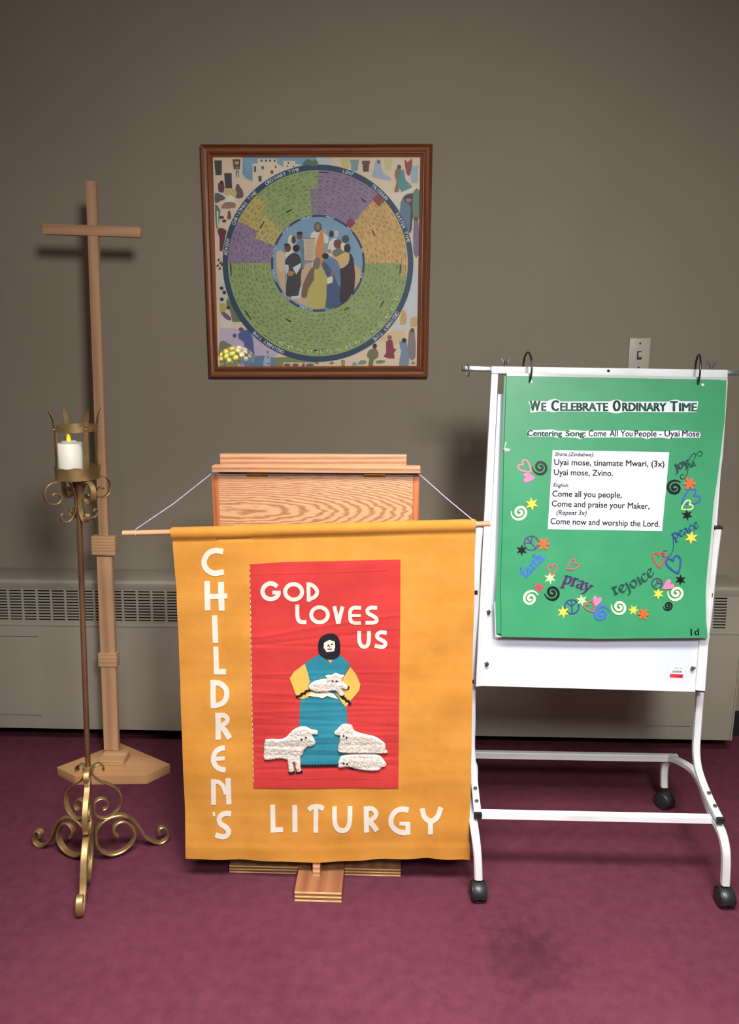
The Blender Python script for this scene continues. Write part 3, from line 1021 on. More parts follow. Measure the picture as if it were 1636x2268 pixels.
# glass : clear sheet that reflects a little
gm = bpy.data.materials.new('picture_glass'); gm.use_nodes = True
nt = gm.node_tree; nt.nodes.clear()
ou = nt.nodes.new('ShaderNodeOutputMaterial'); mxs = nt.nodes.new('ShaderNodeMixShader')
tr = nt.nodes.new('ShaderNodeBsdfTransparent'); gl = nt.nodes.new('ShaderNodeBsdfGlossy'); gl.inputs['Roughness'].default_value = 0.02
fr = nt.nodes.new('ShaderNodeFresnel'); fr.inputs['IOR'].default_value = 1.7
tc = nt.nodes.new('ShaderNodeTexCoord'); nn_ = nt.nodes.new('ShaderNodeTexNoise'); nn_.inputs['Scale'].default_value = 2.2; nn_.inputs['Detail'].default_value = 1
nt.links.new(tc.outputs['Object'], nn_.inputs['Vector'])
bp = nt.nodes.new('ShaderNodeBump'); bp.inputs['Strength'].default_value = 0.10; bp.inputs['Distance'].default_value = 0.02
nt.links.new(nn_.outputs['Fac'], bp.inputs['Height']); nt.links.new(bp.outputs['Normal'], gl.inputs['Normal'])
nt.links.new(fr.outputs[0], mxs.inputs[0]); nt.links.new(tr.outputs[0], mxs.inputs[1]); nt.links.new(gl.outputs[0], mxs.inputs[2])
nt.links.new(mxs.outputs[0], ou.inputs[0])
box('glass', (at_y(476, 580, 2.664).x - 0.01, 2.6635, at_y(700, 812, 2.664).z - 0.002), (at_y(927, 580, 2.664).x + 0.01, 2.6650, at_y(700, 347, 2.664).z + 0.002), gm, pic, 0)
PIC_GLASS = gm

# ================================================================== CROSS IN ITS STAND
YB = 2.370
p_lo = at_y(249, 1680, YB); p_hi = at_y(203, 402, YB + 0.075)
base_c = at_z(250, 1692, 0)
stand = empty('cross_stand', (p_lo.x, YB, 0), 'pale wooden post stand with two square collars and a five-sided foot on the carpet', 'stand')
TH = 0.034
hexp = [at_z(x, y, TH) for x, y in ((125, 1699), (166, 1719), (324, 1717), (377, 1692), (266, 1645))]
slab_obj('foot_board', hexp, (0, 0, -TH + 0.0005), M['maple_base'], stand, 0.003)
axis_dir = (p_hi - p_lo).normalized()


def frame_on_axis(pt, hw, hd, length, name, mat, parent, bev=0.002):
    """square-section piece whose centre axis starts at pt and runs up axis_dir"""
    xv = Vector((1, 0, 0)); xv = (xv - axis_dir * xv.dot(axis_dir)).normalized()
    yv = axis_dir.cross(xv).normalized()
    poly = [pt - xv * hw - yv * hd, pt + xv * hw - yv * hd, pt + xv * hw + yv * hd, pt - xv * hw + yv * hd]
    return slab_obj(name, poly, axis_dir * length, mat, parent, bev)


def on_axis(py):
    """point of the axis seen at image row py"""
    best = None
    for i in range(2001):
        t = i / 2000
        p = p_lo.lerp(p_hi, t)
        d = ROT.transposed() @ (p - CAM)
        y = H_PX / 2 + d.y / d.z * F_PX
        if best is None or abs(y - py) < best[0]:
            best = (abs(y - py), p)
    return best[1]


f0 = at_z(221, 1696, TH); f1 = at_z(275, 1696, TH)
box('plinth_block', (f0.x, f0.y, TH + 0.0003), (f1.x, f0.y + 0.062, TH + 0.026), M['pine_end'], stand, 0.002)
pb = p_lo.copy(); pb -= axis_dir * ((pb.z - TH - 0.027) / axis_dir.z)
ptop = on_axis(1232)
frame_on_axis(pb, 0.0255, 0.0095, (ptop - pb).length, 'post', M['pine'], stand)
cl = on_axis(1474)
frame_on_axis(cl, 0.0315, 0.0145, 0.048, 'collar', M['pine_end'], stand)
cu_ = on_axis(1228)
frame_on_axis(cu_, 0.0395, 0.0150, 0.064, 'collar', M['pine_end'], stand)
# the cross
sh0 = cu_ + axis_dir * 0.0645
cr = empty('wooden_cross', tuple(sh0), 'tall slender wooden cross standing in the pale post stand', 'cross')
frame_on_axis(sh0, 0.0155, 0.010, (p_hi - sh0).length, 'upright', M['pine'], cr, 0.0015)
cbp = on_axis(511)
xv = (at_y(313, 515, cbp.y) - at_y(98, 508, cbp.y)).normalized()
up_ = Vector((0, -1, 0)).cross(xv).normalized()
if up_.z < 0: up_ = -up_
fwd = xv.cross(up_)
if fwd.y > 0: fwd = -fwd
L_ = at_y(98, 508, cbp.y); R_ = at_y(313, 515, cbp.y)
o0 = fwd * 0.012
slab_obj('crossbar', [L_ - up_ * 0.0155 + o0, R_ - up_ * 0.0155 + o0, R_ + up_ * 0.0155 + o0, L_ + up_ * 0.0155 + o0], fwd * -0.021, M['pine_x'], cr, 0.0015)

# ================================================================== CANDLE STAND
CSY = 1.854
ax0 = at_y(197, 1760, CSY)
ax1 = at_y(173, 1075, CSY)
lean = (ax1 - ax0) / (ax1.z - ax0.z)          # per metre of height


def axp(z):
    return Vector((ax0.x + lean.x * (z - ax0.z), CSY, z))


cs = empty('candle_stand', (axp(0).x, CSY, 0), 'tall aged brass candle stand with scrolled tripod feet beside the cross', 'candle stand')


def to_rz(px, py, ang):
    """photo pixel -> (r, z) in the vertical plane through the axis at angle ang (deg)"""
    a = math.radians(ang)
    nrm = Vector((-math.sin(a), math.cos(a), 0))
    p0 = axp(0.5 if py > 1400 else 1.1)
    d = ray(px, py)
    t = (p0 - CAM).dot(nrm) / d.dot(nrm)
    p = CAM + d * t
    q = p - axp(p.z)
    return (q.x * math.cos(a) + q.y * math.sin(a), p.z)


def rz_world(rz, ang):
    a = math.radians(ang)
    c = axp(rz[1])
    return c + Vector((math.cos(a), math.sin(a), 0)) * rz[0]


def strap(name, rzs, ang, hw, hh, parent, mat=None, n=5, sub=None):
    pts = [rz_world((p.x, p.y), ang) for p in catmull([Vector((a, b2, 0)) for a, b2 in rzs], n)]
    a = math.radians(ang)
    V, Fc = sweep(pts, (-math.sin(a), math.cos(a), 0), hw, hh, 0.3)
    return mesh_obj(name, V, Fc, mat or M['brass'], parent, 35)


# the pole
V, Fc = tube([axp(z) for z in (0.075, 0.3, 0.6, 0.9, 1.115)], 0.0072, 16)
mesh_obj('pole', V, Fc, M['bronze'], cs, 60)
LEG_ANG = (-76, 158, 31)
RA = 31
k3 = lambda x, y: (30 + x / 4.42, 1560 + y / 4.42)
upper = [(880, 655), (884, 622), (850, 592), (800, 600), (772, 650), (782, 705), (850, 760), (960, 800), (1035, 860), (1060, 940), (1035, 1030), (960, 1105), (880, 1128), (810, 1095), (782, 1030), (800, 970), (850, 935), (905, 942), (930, 985), (915, 1025), (880, 1042)]
lower = [(1438, 1285), (1425, 1250), (1450, 1220), (1495, 1225), (1520, 1275), (1505, 1335), (1440, 1372), (1360, 1352), (1290, 1300), (1235, 1215), (1165, 1135), (1070, 1098), (970, 1108), (880, 1160), (820, 1240), (806, 1330), (830, 1410), (890, 1465), (970, 1486), (1070, 1455), (1150, 1390), (1192, 1310), (1180, 1230), (1125, 1170), (1060, 1158), (1005, 1190), (985, 1240), (1000, 1278), (1022, 1298)]
upper_rz = [to_rz(*k3(*p), RA) for p in upper]
lower_rz = [to_rz(*k3(*p), RA) for p in lower]
upper_rz = [(max(r_, 0.011), z) for r_, z in upper_rz]
lower_rz = [(max(r_, 0.014), z) for r_, z in lower_rz]
zmin = min(z for r_, z in lower_rz)
lower_rz = [(r_, z - zmin + 0.0035) for r_, z in lower_rz]
for ang in LEG_ANG:
    strap('leg', lower_rz, ang, 0.0095, 0.0038, cs)
    strap('scroll', upper_rz, ang, 0.0078, 0.0019, cs)
zc = axp(0).z
zcol = to_rz(*k3(735, 690), -90)[1]
V, Fc = tube([axp(z) for z in (zcol - 0.012, zcol + 0.012)], 0.0125, 20)
mesh_obj('clasp', V, Fc, M['brass'], cs, 40)
V, Fc = tube([axp(z) for z in (0.05, 0.075, 0.14)], 0.009, 12)
mesh_obj('lower_boss', V, Fc, M['brass'], cs, 40)

# the cup
k2 = lambda x, y: (60 + x / 6.67, 880 + y / 6.67)
CR = 0.0535
zb = at_y(*k2(745, 1252), CSY - CR).z
zr = at_y(*k2(745, 1062), CSY - CR).z


def ring_band(r, z0, z1, th, seg=64, wave=0, cut=None, octo=0.0):
    V, Fc = [], []
    for j in range(seg):
        a = 2 * math.pi * j / seg
        rr = r * (1 - octo * abs(math.sin(4 * a)))
        wz = wave * (math.sin(a * 9 + 0.5) * 0.6 + math.sin(a * 4) * 0.4)
        fl_ = 0.0
        for (q, z) in ((rr - th, z0), (rr, z0), (rr, (z0 + z1) / 2), (rr + (0.002 if wave else 0), z1 + wz), (rr + (0.002 if wave else 0) - th, z1 + wz), (rr - th, (z0 + z1) / 2)):
            c = axp(z)
            V.append((c.x + q * math.cos(a), c.y + q * math.sin(a), z))
    k = 6
    for j in range(seg):
        j2 = (j + 1) % seg
        for i in range(k):
            Fc.append((j * k + i, j * k + (i + 1) % k, j2 * k + (i + 1) % k, j2 * k + i))
    return V, Fc


V, Fc = ring_band(CR, zb, zr, 0.0018, 72, 0.0016, octo=0.012)
mesh_obj('cup_band', V, Fc, M['brass'], cs, 50)
c = axp(zb)
V, Fc = lathe([(0.0, zb + 0.002), (CR - 0.002, zb + 0.002), (CR - 0.001, zb + 0.0), (0.010, zb - 0.002), (0.009, zb - 0.02), (0, zb - 0.02)], 32, c.x, c.y, False)
mesh_obj('cup_floor', V, Fc, M['brass'], cs, 40)
zt0 = at_y(*k2(700, 530), CSY - CR).z
zt1 = at_y(*k2(700, 448), CSY - CR).z
V, Fc = ring_band(CR - 0.0025, zt0, zt1, 0.0016, 72)
mesh_obj('top_ring', V, Fc, M['brass'], cs, 50)
PR_ANG = (-43, 47, 137, 227)
for ang in PR_ANG:
    rzs = [(CR - 0.0030 + 0.0005, zb + 0.012), (CR - 0.003 + 0.0012, zt0), (CR + 0.0002, zt1), (CR + 0.002, zt1 + 0.014), (CR + 0.0075, zt1 + 0.030), (CR + 0.0135, zt1 + 0.040)]
    rzs = [(r_ + 0.001, z) for r_, z in rzs]
    pts = [rz_world((p.x, p.y), ang) for p in catmull([Vector((a, b2, 0)) for a, b2 in rzs], 5)]
    a = math.radians(ang)
    V, Fc = sweep(pts, (-math.sin(a), math.cos(a), 0), 0.0062, 0.0011, 0.3, scale=lambda t: 1.0 if t < 0.72 else 1.0 - 0.65 * (t - 0.72) / 0.28)
    pg = mesh_obj('prong', V, Fc, M['brass'], cs, 35)
    p = rz_world((CR + 0.0012, (zt0 + zt1) / 2), ang)
    dv = Vector((math.cos(a), math.sin(a), 0))
    V, Fc = tube([p, p + dv * 0.002, p + dv * 0.0032], 0.0026, 10, rf=lambda t: 1 - 0.5 * t * t)
    mesh_obj('rivet', V, Fc, M['hinge'], pg, 60)
UA = 227
up_sc = [(520, 1262), (470, 1240), (400, 1238), (330, 1262), (275, 1320), (252, 1400), (262, 1470), (300, 1530), (360, 1560), (430, 1558), (482, 1520), (500, 1468), (475, 1425), (425, 1405), (385, 1412), (368, 1438)]
lo_sc = [(600, 1275), (640, 1310), (680, 1390), (705, 1480), (722, 1560), (724, 1640), (712, 1720), (680, 1800), (630, 1862), (575, 1880), (525, 1855), (500, 1800), (515, 1765), (550, 1765), (568, 1790)]
up_rz = [to_rz(*k2(*p), UA) for p in up_sc]
lo_rz = [(max(0.0085, r_), z) for r_, z in [to_rz(*k2(*p), UA) for p in lo_sc]]
z_off = (zb - 0.003) - max(z for r_, z in up_rz)
up_rz = [(r_, z + z_off) for r_, z in up_rz]
z_off = (zb - 0.004) - max(z for r_, z in lo_rz)
lo_rz = [(r_, z + z_off) for r_, z in lo_rz]
for ang in (227, 47, -43, 137):
    strap('upper_scroll', up_rz, ang, 0.0068, 0.0014, cs)
    strap('lower_scroll', lo_rz, ang, 0.0064, 0.0014, cs)

# battery candle
zc0 = zb + 0.0025
ztop = at_y(*k2(650, 690), CSY - 0.03).z
cc = axp(zb) + Vector((-0.0125, -0.006, 0))
cand = empty('battery_candle', (cc.x, cc.y, zc0), 'ivory flameless pillar candle with a yellow flame tip in the brass cup', 'candle')
R0 = 0.0325
V, Fc = lathe([(0.0, zc0), (R0 - 0.001, zc0), (R0, zc0 + 0.002), (R0, ztop - 0.002), (R0 - 0.002, ztop), (0.020, ztop), (0.0, ztop)], 48, cc.x, cc.y, False)
mesh_obj('wax_body', V, Fc, M['candle'], cand, 50)
V, Fc = lathe([(0.0, ztop + 0.0002), (0.0180, ztop + 0.0002), (0.0185, ztop + 0.003), (0.0175, ztop + 0.0042), (0.006, ztop + 0.0036), (0.0, ztop + 0.0036)], 40, cc.x, cc.y, False)
mesh_obj('rim', V, Fc, M['candle'], cand, 50)
V, Fc = lathe([(0.0046, ztop + 0.0038), (0.0054, ztop + 0.008), (0.0050, ztop + 0.013), (0.0030, ztop + 0.019), (0.0008, ztop + 0.0215)], 20, cc.x, cc.y)
o = mesh_obj('flame_tip', V, Fc, M['flame'], cand, 60); o['label'] = 'yellow plastic flame tip'

# ================================================================== LECTERN
lx0 = at_y(479, 1060, 1.815).x; lx1 = at_y(918, 1060, 1.815).x
lzt = at_y(700, 1051, 1.815).z
lec = empty('lectern', ((lx0 + lx1) / 2, 1.97, 0), 'oak lectern with brass hinges and a cross-shaped plywood foot behind the yellow banner', 'lectern')
LZ0 = 0.86
box('front_panel', (lx0 + 0.004, 1.815, LZ0), (lx1 - 0.004, 1.833, lzt - 0.004), M['oak'], lec, 0.001)
for sx in (lx0 - 0.012, lx1 - 0.006):
    slab_obj('side_panel', [(sx if sx < 0 else sx, 1.8175, LZ0), (sx, 2.15, LZ0), (sx, 2.15, lzt - 0.10), (sx, 1.8175, lzt - 0.004)], (0.018, 0, 0), M['oak_z'], lec, 0.001)
box('bottom_board', (lx0 + 0.008, 1.835, LZ0), (lx1 - 0.008, 2.15, LZ0 + 0.018), M['oak_x'], lec, 0.001)
gx0 = at_y(469, 1040, 1.80).x; gx1_ = at_y(931, 1040, 1.80).x
zt_ = at_y(700, 1033, 1.80).z; zb_ = at_y(700, 1047, 1.80).z
bm = bmesh.new()
prism(bm, [(gx0, 1.798, zb_), (gx0, 1.798, zt_), (gx0, 1.83, zt_), (gx0, 2.17, zt_ - 0.11), (gx0, 2.17, zb_ - 0.105), (gx0, 1.83, zb_ + 0.001)], (gx1_ - gx0, 0, 0))
bevelled(bm, 0.002)
bm_obj('lid', bm, M['oak_x'], lec)
s0 = at_y(490, 1020, 1.84).x; s1 = at_y(900, 1020, 1.84).x
box('top_rail', (s0, 1.826, zt_ - 0.002), (s1, 1.844, at_y(700, 1006.5, 1.826).z), M['oak_x'], lec, 0.0015)
for hx in ((546, 593), (806, 853)):
    a, b2 = at_y(hx[0], 1051, 1.81), at_y(hx[1], 1051, 1.81)
    hz = at_y(700, 1051, 1.81).z
    hb = box('hinge', (a.x, 1.8125, hz - 0.0055), (b2.x, 1.8149, hz + 0.0005), M['hinge'], lec, 0.0004)
    n = 5
    for k in range(n):
        xa = a.x + (b2.x - a.x) * k / n; xb = a.x + (b2.x - a.x) * (k + 1) / n - 0.0008
        V, Fc = tube([(xa, 1.8105, hz + 0.001), (xb, 1.8105, hz + 0.001)], 0.0026, 12)
        mesh_obj('knuckle', V, Fc, M['hinge'], hb, 50)
# central post and gusset
cx0 = at_y(692, 1930, 1.79).x; cx1 = at_y(708, 1930, 1.79).x
cxm = (cx0 + cx1) / 2
box('post', (cxm - 0.045, 1.93, 0.052), (cxm + 0.045, 1.99, LZ0 - 0.0005), M['oak_z'], lec, 0.002)
slab_obj('gusset', [(cx0, 1.788, 0.0305), (cx0, 1.929, 0.0305), (cx0, 1.929, 0.30), (cx0, 1.895, 0.26), (cx0, 1.806, 0.10)], (cx1 - cx0, 0, 0), M['oak_x'], lec, 0.001)
# plywood foot
fa = at_z(652, 1997, 0); fb = at_z(757, 1994, 0)
wa = at_z(505, 1941, 0); wb = at_z(887, 1929, 0)


def plyboard(name, x0, x1, y0, y1, z0, z1, parent):
    bd = box(name, (x0, y0 + 0.0006, z0), (x1, y1, z1), M['ply'], parent, 0.0008)
    n = 5
    for k in range(n):
        a = z0 + (z1 - z0) * (k / n) + 0.0008; b2 = z0 + (z1 - z0) * ((k + 1) / n) - 0.0002
        box('ply_edge', (x0 + 0.0005, y0, a), (x1 - 0.0005, y0 + 0.002, b2), M['ply_light'] if k % 2 == 0 else M['ply_dark'], bd, 0)
    return bd


plyboard('foot_board', fa.x, fb.x, fa.y, 2.20, 0.0005, 0.0300, lec)
plyboard('cross_foot', wa.x, fa.x - 0.0005, (wa.y + wb.y) / 2 - 0.005, (wa.y + wb.y) / 2 + 0.125, 0.0005, 0.0235, lec)
plyboard('cross_foot', fb.x + 0.0005, wb.x, (wa.y + wb.y) / 2 - 0.005, (wa.y + wb.y) / 2 + 0.125, 0.0005, 0.0235, lec)
box('post_pad', (cxm - 0.055, 1.92, 0.0305), (cxm + 0.055, 2.0, 0.0515), M['ply'], lec, 0.001)

# ================================================================== BANNER
BY0, BY1 = 1.786, 1.776      # top, bottom depth
bz1 = 1.0; bz0 = 0.08


random.seed(11)
CREASES = [(1412, -0.10, -0.0012), (1386, -0.16, 0.0016), (1432, 0.03, -0.0010), (1490, -0.02, 0.0009), (1508, 0.04, -0.0008), (1540, 0.05, 0.0010)]
CREASES += [(1556 + i * 13 + random.uniform(-4, 4), random.uniform(-0.05, 0.09), random.choice((-1, 1)) * random.uniform(0.0005, 0.0012)) for i in range(12)]


def brip(px, py):
    v = noise.noise(Vector((px * 0.006, py * 0.012, 3.1))) * 0.0050
    v += noise.noise(Vector((px * 0.004, py * 0.05, 8.0))) * 0.0006
    if 560 < px < 880:
        for yc, sl, am in CREASES:
            yy = py - yc - sl * (px - 720)
            if abs(yy) < 9:
                v += am * math.exp(-(yy / 2.6) ** 2)
    low = max(0.0, (py - 1650) / 250)
    v += low * noise.noise(Vector((px * 0.016, py * 0.008, 1.0))) * 0.007
    return v


n_b = Vector((0, -(bz1 - bz0), (BY0 - BY1) * -1)).normalized()
if n_b.y > 0: n_b = -n_b
bs = Surf((0, BY0, bz1), n_b, brip)
dl, dr = at_y(272, 1181, 1.786), at_y(1085, 1160, 1.786)
ban = empty('cloth_banner', ((dl.x + dr.x) / 2, 1.786, (dl.z + dr.z) / 2), 'marigold cloth banner reading CHILDREN\'S LITURGY hung on a dowel in front of the lectern', 'banner')
V, Fc = tube([dl, dl.lerp(dr, 0.5), dr], 0.0066, 16)
mesh_obj('dowel', V, Fc, M['dowel'], ban, 50)


def interp(tbl, v):
    for (a, x), (b2, y) in zip(tbl, tbl[1:]):
        if v <= b2:
            return x + (y - x) * (v - a) / (b2 - a)
    return tbl[-1][1]


left_e = [(0, 379), (0.2, 391), (0.42, 397), (0.62, 403), (0.85, 409.5), (1, 412)]
right_e = [(0, 1052), (0.2, 1050), (0.45, 1046), (0.75, 1043), (0.945, 1038), (0.95, 1041), (1, 1040.5)]
bot_e = [(0, 1899), (0.2, 1905), (0.45, 1909), (0.7, 1904), (0.85, 1900), (1, 1907)]
NU, NV = 90, 130
V, Fc = [], []
for side_ in (0, 1):
    for j in range(NV + 1):
        v = j / NV
        for i in range(NU + 1):
            u = i / NU
            x = interp(left_e, v) * (1 - u) + interp(right_e, v) * u
            yt = 1169 + (1151 - 1169) * u
            yb = interp(bot_e, u)
            y = yt + (yb - yt) * v
            dy = y - yt
            e = 0.0
            if dy < 26:   # sleeve round the dowel
                t = (dy - 11) / 13.5
                e = 0.0098 * math.sqrt(max(0.0, 1 - t * t)) if abs(t) < 1 else 0.0
            if 26 <= dy < 34:
                e = -0.0010
            if y > yb - 36:
                e += 0.0014
            if abs(y - (yb - 36)) < 3:
                e -= 0.0012
            V.append(bs.at(x, y, e - side_ * (0.0014 if dy >= 26 else 0.002)) if side_ == 0 or dy >= 24 else bs.at(x, y, -0.0098 * math.sqrt(max(0, 1 - ((dy - 11) / 13.5) ** 2)) - 0.0014 if abs(dy - 11) < 13.5 else -0.0014))
k = NU + 1
for side_ in (0, 1):
    o_ = side_ * k * (NV + 1)
    for j in range(NV):
        for i in range(NU):
            q = (o_ + j * k + i, o_ + j * k + i + 1, o_ + (j + 1) * k + i + 1, o_ + (j + 1) * k + i)
            Fc.append(q if side_ == 0 else tuple(reversed(q)))
o_ = k * (NV + 1)
for i in range(NU):
    Fc.append((i, i + 1, i + 1 + o_, i + o_)); Fc.append((NV * k + i, NV * k + i + 1, NV * k + i + 1 + o_, NV * k + i + o_))
for j in range(NV):
    if j > 5:
        Fc.append((j * k, (j + 1) * k, (j + 1) * k + o_, j * k + o_))
        Fc.append((j * k + NU, (j + 1) * k + NU, (j + 1) * k + NU + o_, j * k + NU + o_))
mesh_obj('banner_cloth', V, Fc, M['gold_cloth'], ban, 50)

# cord
zc_ = lzt - 0.0012
cpts = [at_y(300, 1178, 1.779), at_y(303, 1171, 1.779), at_y(310, 1166, 1.785)]
c_l = Vector((lx0 - 0.014, 1.822, zc_)); c_r = Vector((lx1 + 0.014, 1.822, zc_))
V, Fc = merge([tube([at_y(301, 1172, 1.780), at_y(384, 1114, 1.80) + Vector((0, 0, -0.002)), c_l, c_l + Vector((0.02, -0.006, 0)), c_r - Vector((0.02, 0.006, 0)), c_r, at_y(990, 1105, 1.80), at_y(1053, 1157, 1.780)], 0.0013, 6),
               tube([dl.lerp(dr, 0.036) + Vector((0, 0.0078 * math.sin(t), 0.0078 * math.cos(t))) for t in [i * 0.524 for i in range(12)]], 0.0012, 6, closed=True),
               tube([dl.lerp(dr, 0.962) + Vector((0, 0.0078 * math.sin(t), 0.0078 * math.cos(t))) for t in [i * 0.524 for i in range(12)]], 0.0012, 6, closed=True)])
mesh_obj('hanging_cord', V, Fc, M['cord'], ban, 50)


def k5(x, y): return (370 + x / 2.909, 1140 + y / 2.909)
def k6(x, y): return (400 + x / 2.406, 1720 + y / 2.406)
def k7(x, y): return (540 + x / 4.28, 1230 + y / 4.28)


def letter(strokes, kf, sc, off, parent, surf, mat, th=0.0010):
    parts = []
    for st in strokes:
        pts, wd = st[0], st[1]
        closed = len(st) > 2 and st[2]
        pts2 = [kf(*p) for p in pts]
        if len(pts2) == 2:   # straight: subdivide so it follows the ripples
            a, b2 = Vector(pts2[0]), Vector(pts2[1])
            pts2 = [tuple(a.lerp(b2, i / 6)) for i in range(7)]
            parts.append(ribbon2d(pts2, wd / sc, 1))
        else:
            parts.append(ribbon2d(pts2, wd / sc, 6, closed))
    return lay('letter', parts, surf, off, th, mat, parent)


childrens = [
    [([(362, 236), (315, 230), (272, 244), (242, 285), (240, 325), (262, 360), (305, 378), (365, 368)], 35)],
    [([(258, 428), (262, 615)], 36), ([(348, 433), (352, 618)], 38), ([(262, 527), (388, 522)], 32)],
    [([(305, 650), (312, 828)], 36)],
    [([(313, 852), (318, 1028)], 33), ([(300, 1012), (380, 1012)], 34)],
    [([(295, 1066), (298, 1244)], 34), ([(296, 1084), (335, 1086), (375, 1115), (386, 1155), (370, 1200), (335, 1222), (298, 1228)], 33)],
    [([(328, 1276), (328, 1450)], 34), ([(328, 1292), (368, 1294), (388, 1318), (375, 1345), (335, 1365)], 30), ([(342, 1358), (375, 1400), (402, 1444)], 34)],
    [([(372, 1502), (338, 1508), (308, 1535), (300, 1580), (318, 1618), (345, 1636), (378, 1642)], 31), ([(302, 1570), (372, 1568)], 24)],
    [([(300, 1702), (300, 1868)], 30), ([(306, 1716), (335, 1722), (362, 1750), (378, 1800)], 24), ([(393, 1698), (398, 1866)], 33)],
    [([(300, 1915), (304, 1942)], 14)],
    [([(412, 1928), (370, 1926), (338, 1948), (342, 1985), (378, 2012), (398, 2040), (382, 2066), (350, 2070), (312, 2058)], 31)],
]
for st in childrens:
    letter(st, k5, 2.909, 0.0004, ban, bs, M['cream_felt'])
liturgy = [
    [([(489, 155), (492, 298)], 26), ([(479, 287), (545, 287)], 24)],
    [([(607, 157), (608, 300)], 27)],
    [([(680, 180), (700, 166), (735, 162), (762, 172)], 25), ([(720, 165), (720, 298)], 25)],
    [([(820, 158), (821, 225), (832, 268), (862, 286), (890, 270), (901, 225), (902, 158)], 25)],
    [([(988, 160), (990, 298)], 27), ([(988, 172), (1022, 172), (1041, 195), (1028, 222), (995, 238)], 24), ([(1003, 236), (1025, 262), (1046, 292)], 27)],
    [([(1214, 180), (1175, 174), (1140, 188), (1120, 225), (1127, 264), (1160, 292), (1204, 298)], 27), ([(1210, 306), (1210, 242)], 26), ([(1222, 250), (1165, 250)], 18)],
    [([(1286, 170), (1298, 212), (1330, 236), (1366, 214), (1386, 165)], 27), ([(1330, 238), (1330, 304)], 27)],
]
for st in liturgy:
    letter(st, k6, 2.406, 0.0004, ban, bs, M['cream_felt'])

# red panel
rp_poly = [k7(52, 85), k7(400, 62), k7(800, 50), k7(1483, 40), k7(1480, 700), k7(1470, 1500), k7(1463, 2200), k7(700, 2205), k7(92, 2203), k7(80, 1500), k7(65, 700)]
rp = piece('red_panel', rp_poly, bs, 0.0010, 0.0012, M['red_cloth'], ban, (16, 2.5))
rp['label'] = 'red cloth panel with the words GOD LOVES US and an appliqued shepherd'
lay('stitching', [ribbon2d([k7(57 + i * 0.9, 100 + i * 53), k7(57.5 + i * 0.9, 130 + i * 53)], 1.1, 1) for i in range(39)], bs, 0.0022, 0.0004, M['cream_felt'], rp)
for y in (155, 2080):
    lay('seam', [ribbon2d([k7(66 + (20 if y > 1000 else 0) + i * 100, y + 28 - (i * 3.4 if y < 1000 else -0.5 * i)) for i in range(14)], 1.3, 1)], bs, 0.0022, 0.0006, M['red_cloth'], rp)
god = [
    [([(318, 292), (285, 268), (240, 264), (196, 292), (178, 340), (198, 390), (248, 412), (300, 400), (325, 372), (332, 350)], 40), ([(272, 350), (350, 350)], 36)],
    [([(473 + 80 * math.cos(t), 342 + 74 * math.sin(t)) for t in [i * math.pi / 5 for i in range(10)]], 38, True)],
    [([(613, 250), (615, 436)], 36), ([(613, 266), (665, 288), (697, 340), (672, 388), (615, 416)], 36)],
    [([(507, 465), (507, 570), (520, 618), (552, 632), (592, 632)], 37)],
    [([(717 + 79 * math.cos(t), 562 + 72 * math.sin(t)) for t in [i * math.pi / 5 for i in range(10)]], 36, True)],
    [([(857, 480), (895, 645)], 36), ([(935, 482), (895, 645)], 36)],
    [([(1110, 494), (1040, 494), (1010, 520), (1007, 565), (1010, 610), (1040, 637), (1110, 638)], 34), ([(1010, 567), (1108, 567)], 26)],
    [([(1262, 494), (1205, 492), (1172, 512), (1178, 545), (1235, 576), (1260, 605), (1238, 632), (1152, 636)], 35)],
    [([(1093, 715), (1093, 800), (1110, 850), (1140, 864), (1170, 850), (1184, 800), (1185, 715)], 36)],
    [([(1352, 730), (1292, 728), (1262, 755), (1275, 785), (1330, 814), (1340, 842), (1308, 866), (1240, 852)], 36)],
]
for st in god:
    letter(st, k7, 4.28, 0.0024, rp, bs, M['cream_felt'])


def applique(name, pts, lay_n, mat, sm=0, step=16, hfun=None, label=None):
    o = piece(name, [k7(*p) for p in pts], bs, 0.0024 + lay_n * 0.0007, 0.0008, mat, rp, step, sm, hfun)
    if label:
        o['label'] = label
    return o


applique('robe', [(535, 1345), (970, 1350), (978, 1560), (985, 1880), (895, 1985), (545, 1985), (530, 1800), (525, 1600)], 0, M['teal_cloth'], step=(16, 2.5))
applique('tunic', [(580, 1020), (650, 970), (720, 935), (905, 935), (1008, 1030), (945, 1150), (900, 1350), (640, 1350), (605, 1235), (625, 1195)], 1, M['teal_cloth'], step=(16, 2.5))
applique('collar', [(790, 975), (850, 975), (820, 1018)], 2, M['yellow_cloth'])
applique('sleeve', [(578, 1022), (600, 1090), (626, 1190), (608, 1235), (655, 1290), (610, 1340), (560, 1355), (510, 1340), (490, 1300), (436, 1158), (480, 1095)], 2, M['yellow_cloth'])
applique('sleeve', [(1008, 1055), (1060, 1120), (1104, 1220), (1090, 1285), (1000, 1390), (965, 1438), (930, 1395), (870, 1300), (935, 1170)], 2, M['yellow_cloth'])
applique('hands', [(605, 1322), (650, 1290), (720, 1300), (770, 1285), (850, 1310), (892, 1357), (850, 1350), (790, 1325), (745, 1350), (700, 1335)], 3, M['skin_cloth'])
applique('hood', [(717, 790), (770, 745), (850, 738), (898, 780), (913, 860), (905, 940), (860, 975), (810, 983), (755, 960), (715, 920), (705, 860)], 3, M['black_cloth'], 3)
fc = applique('face', [(760, 822), (790, 805), (815, 795), (862, 812), (866, 860), (855, 900), (785, 908), (772, 885), (758, 870)], 4, M['skin_cloth'])
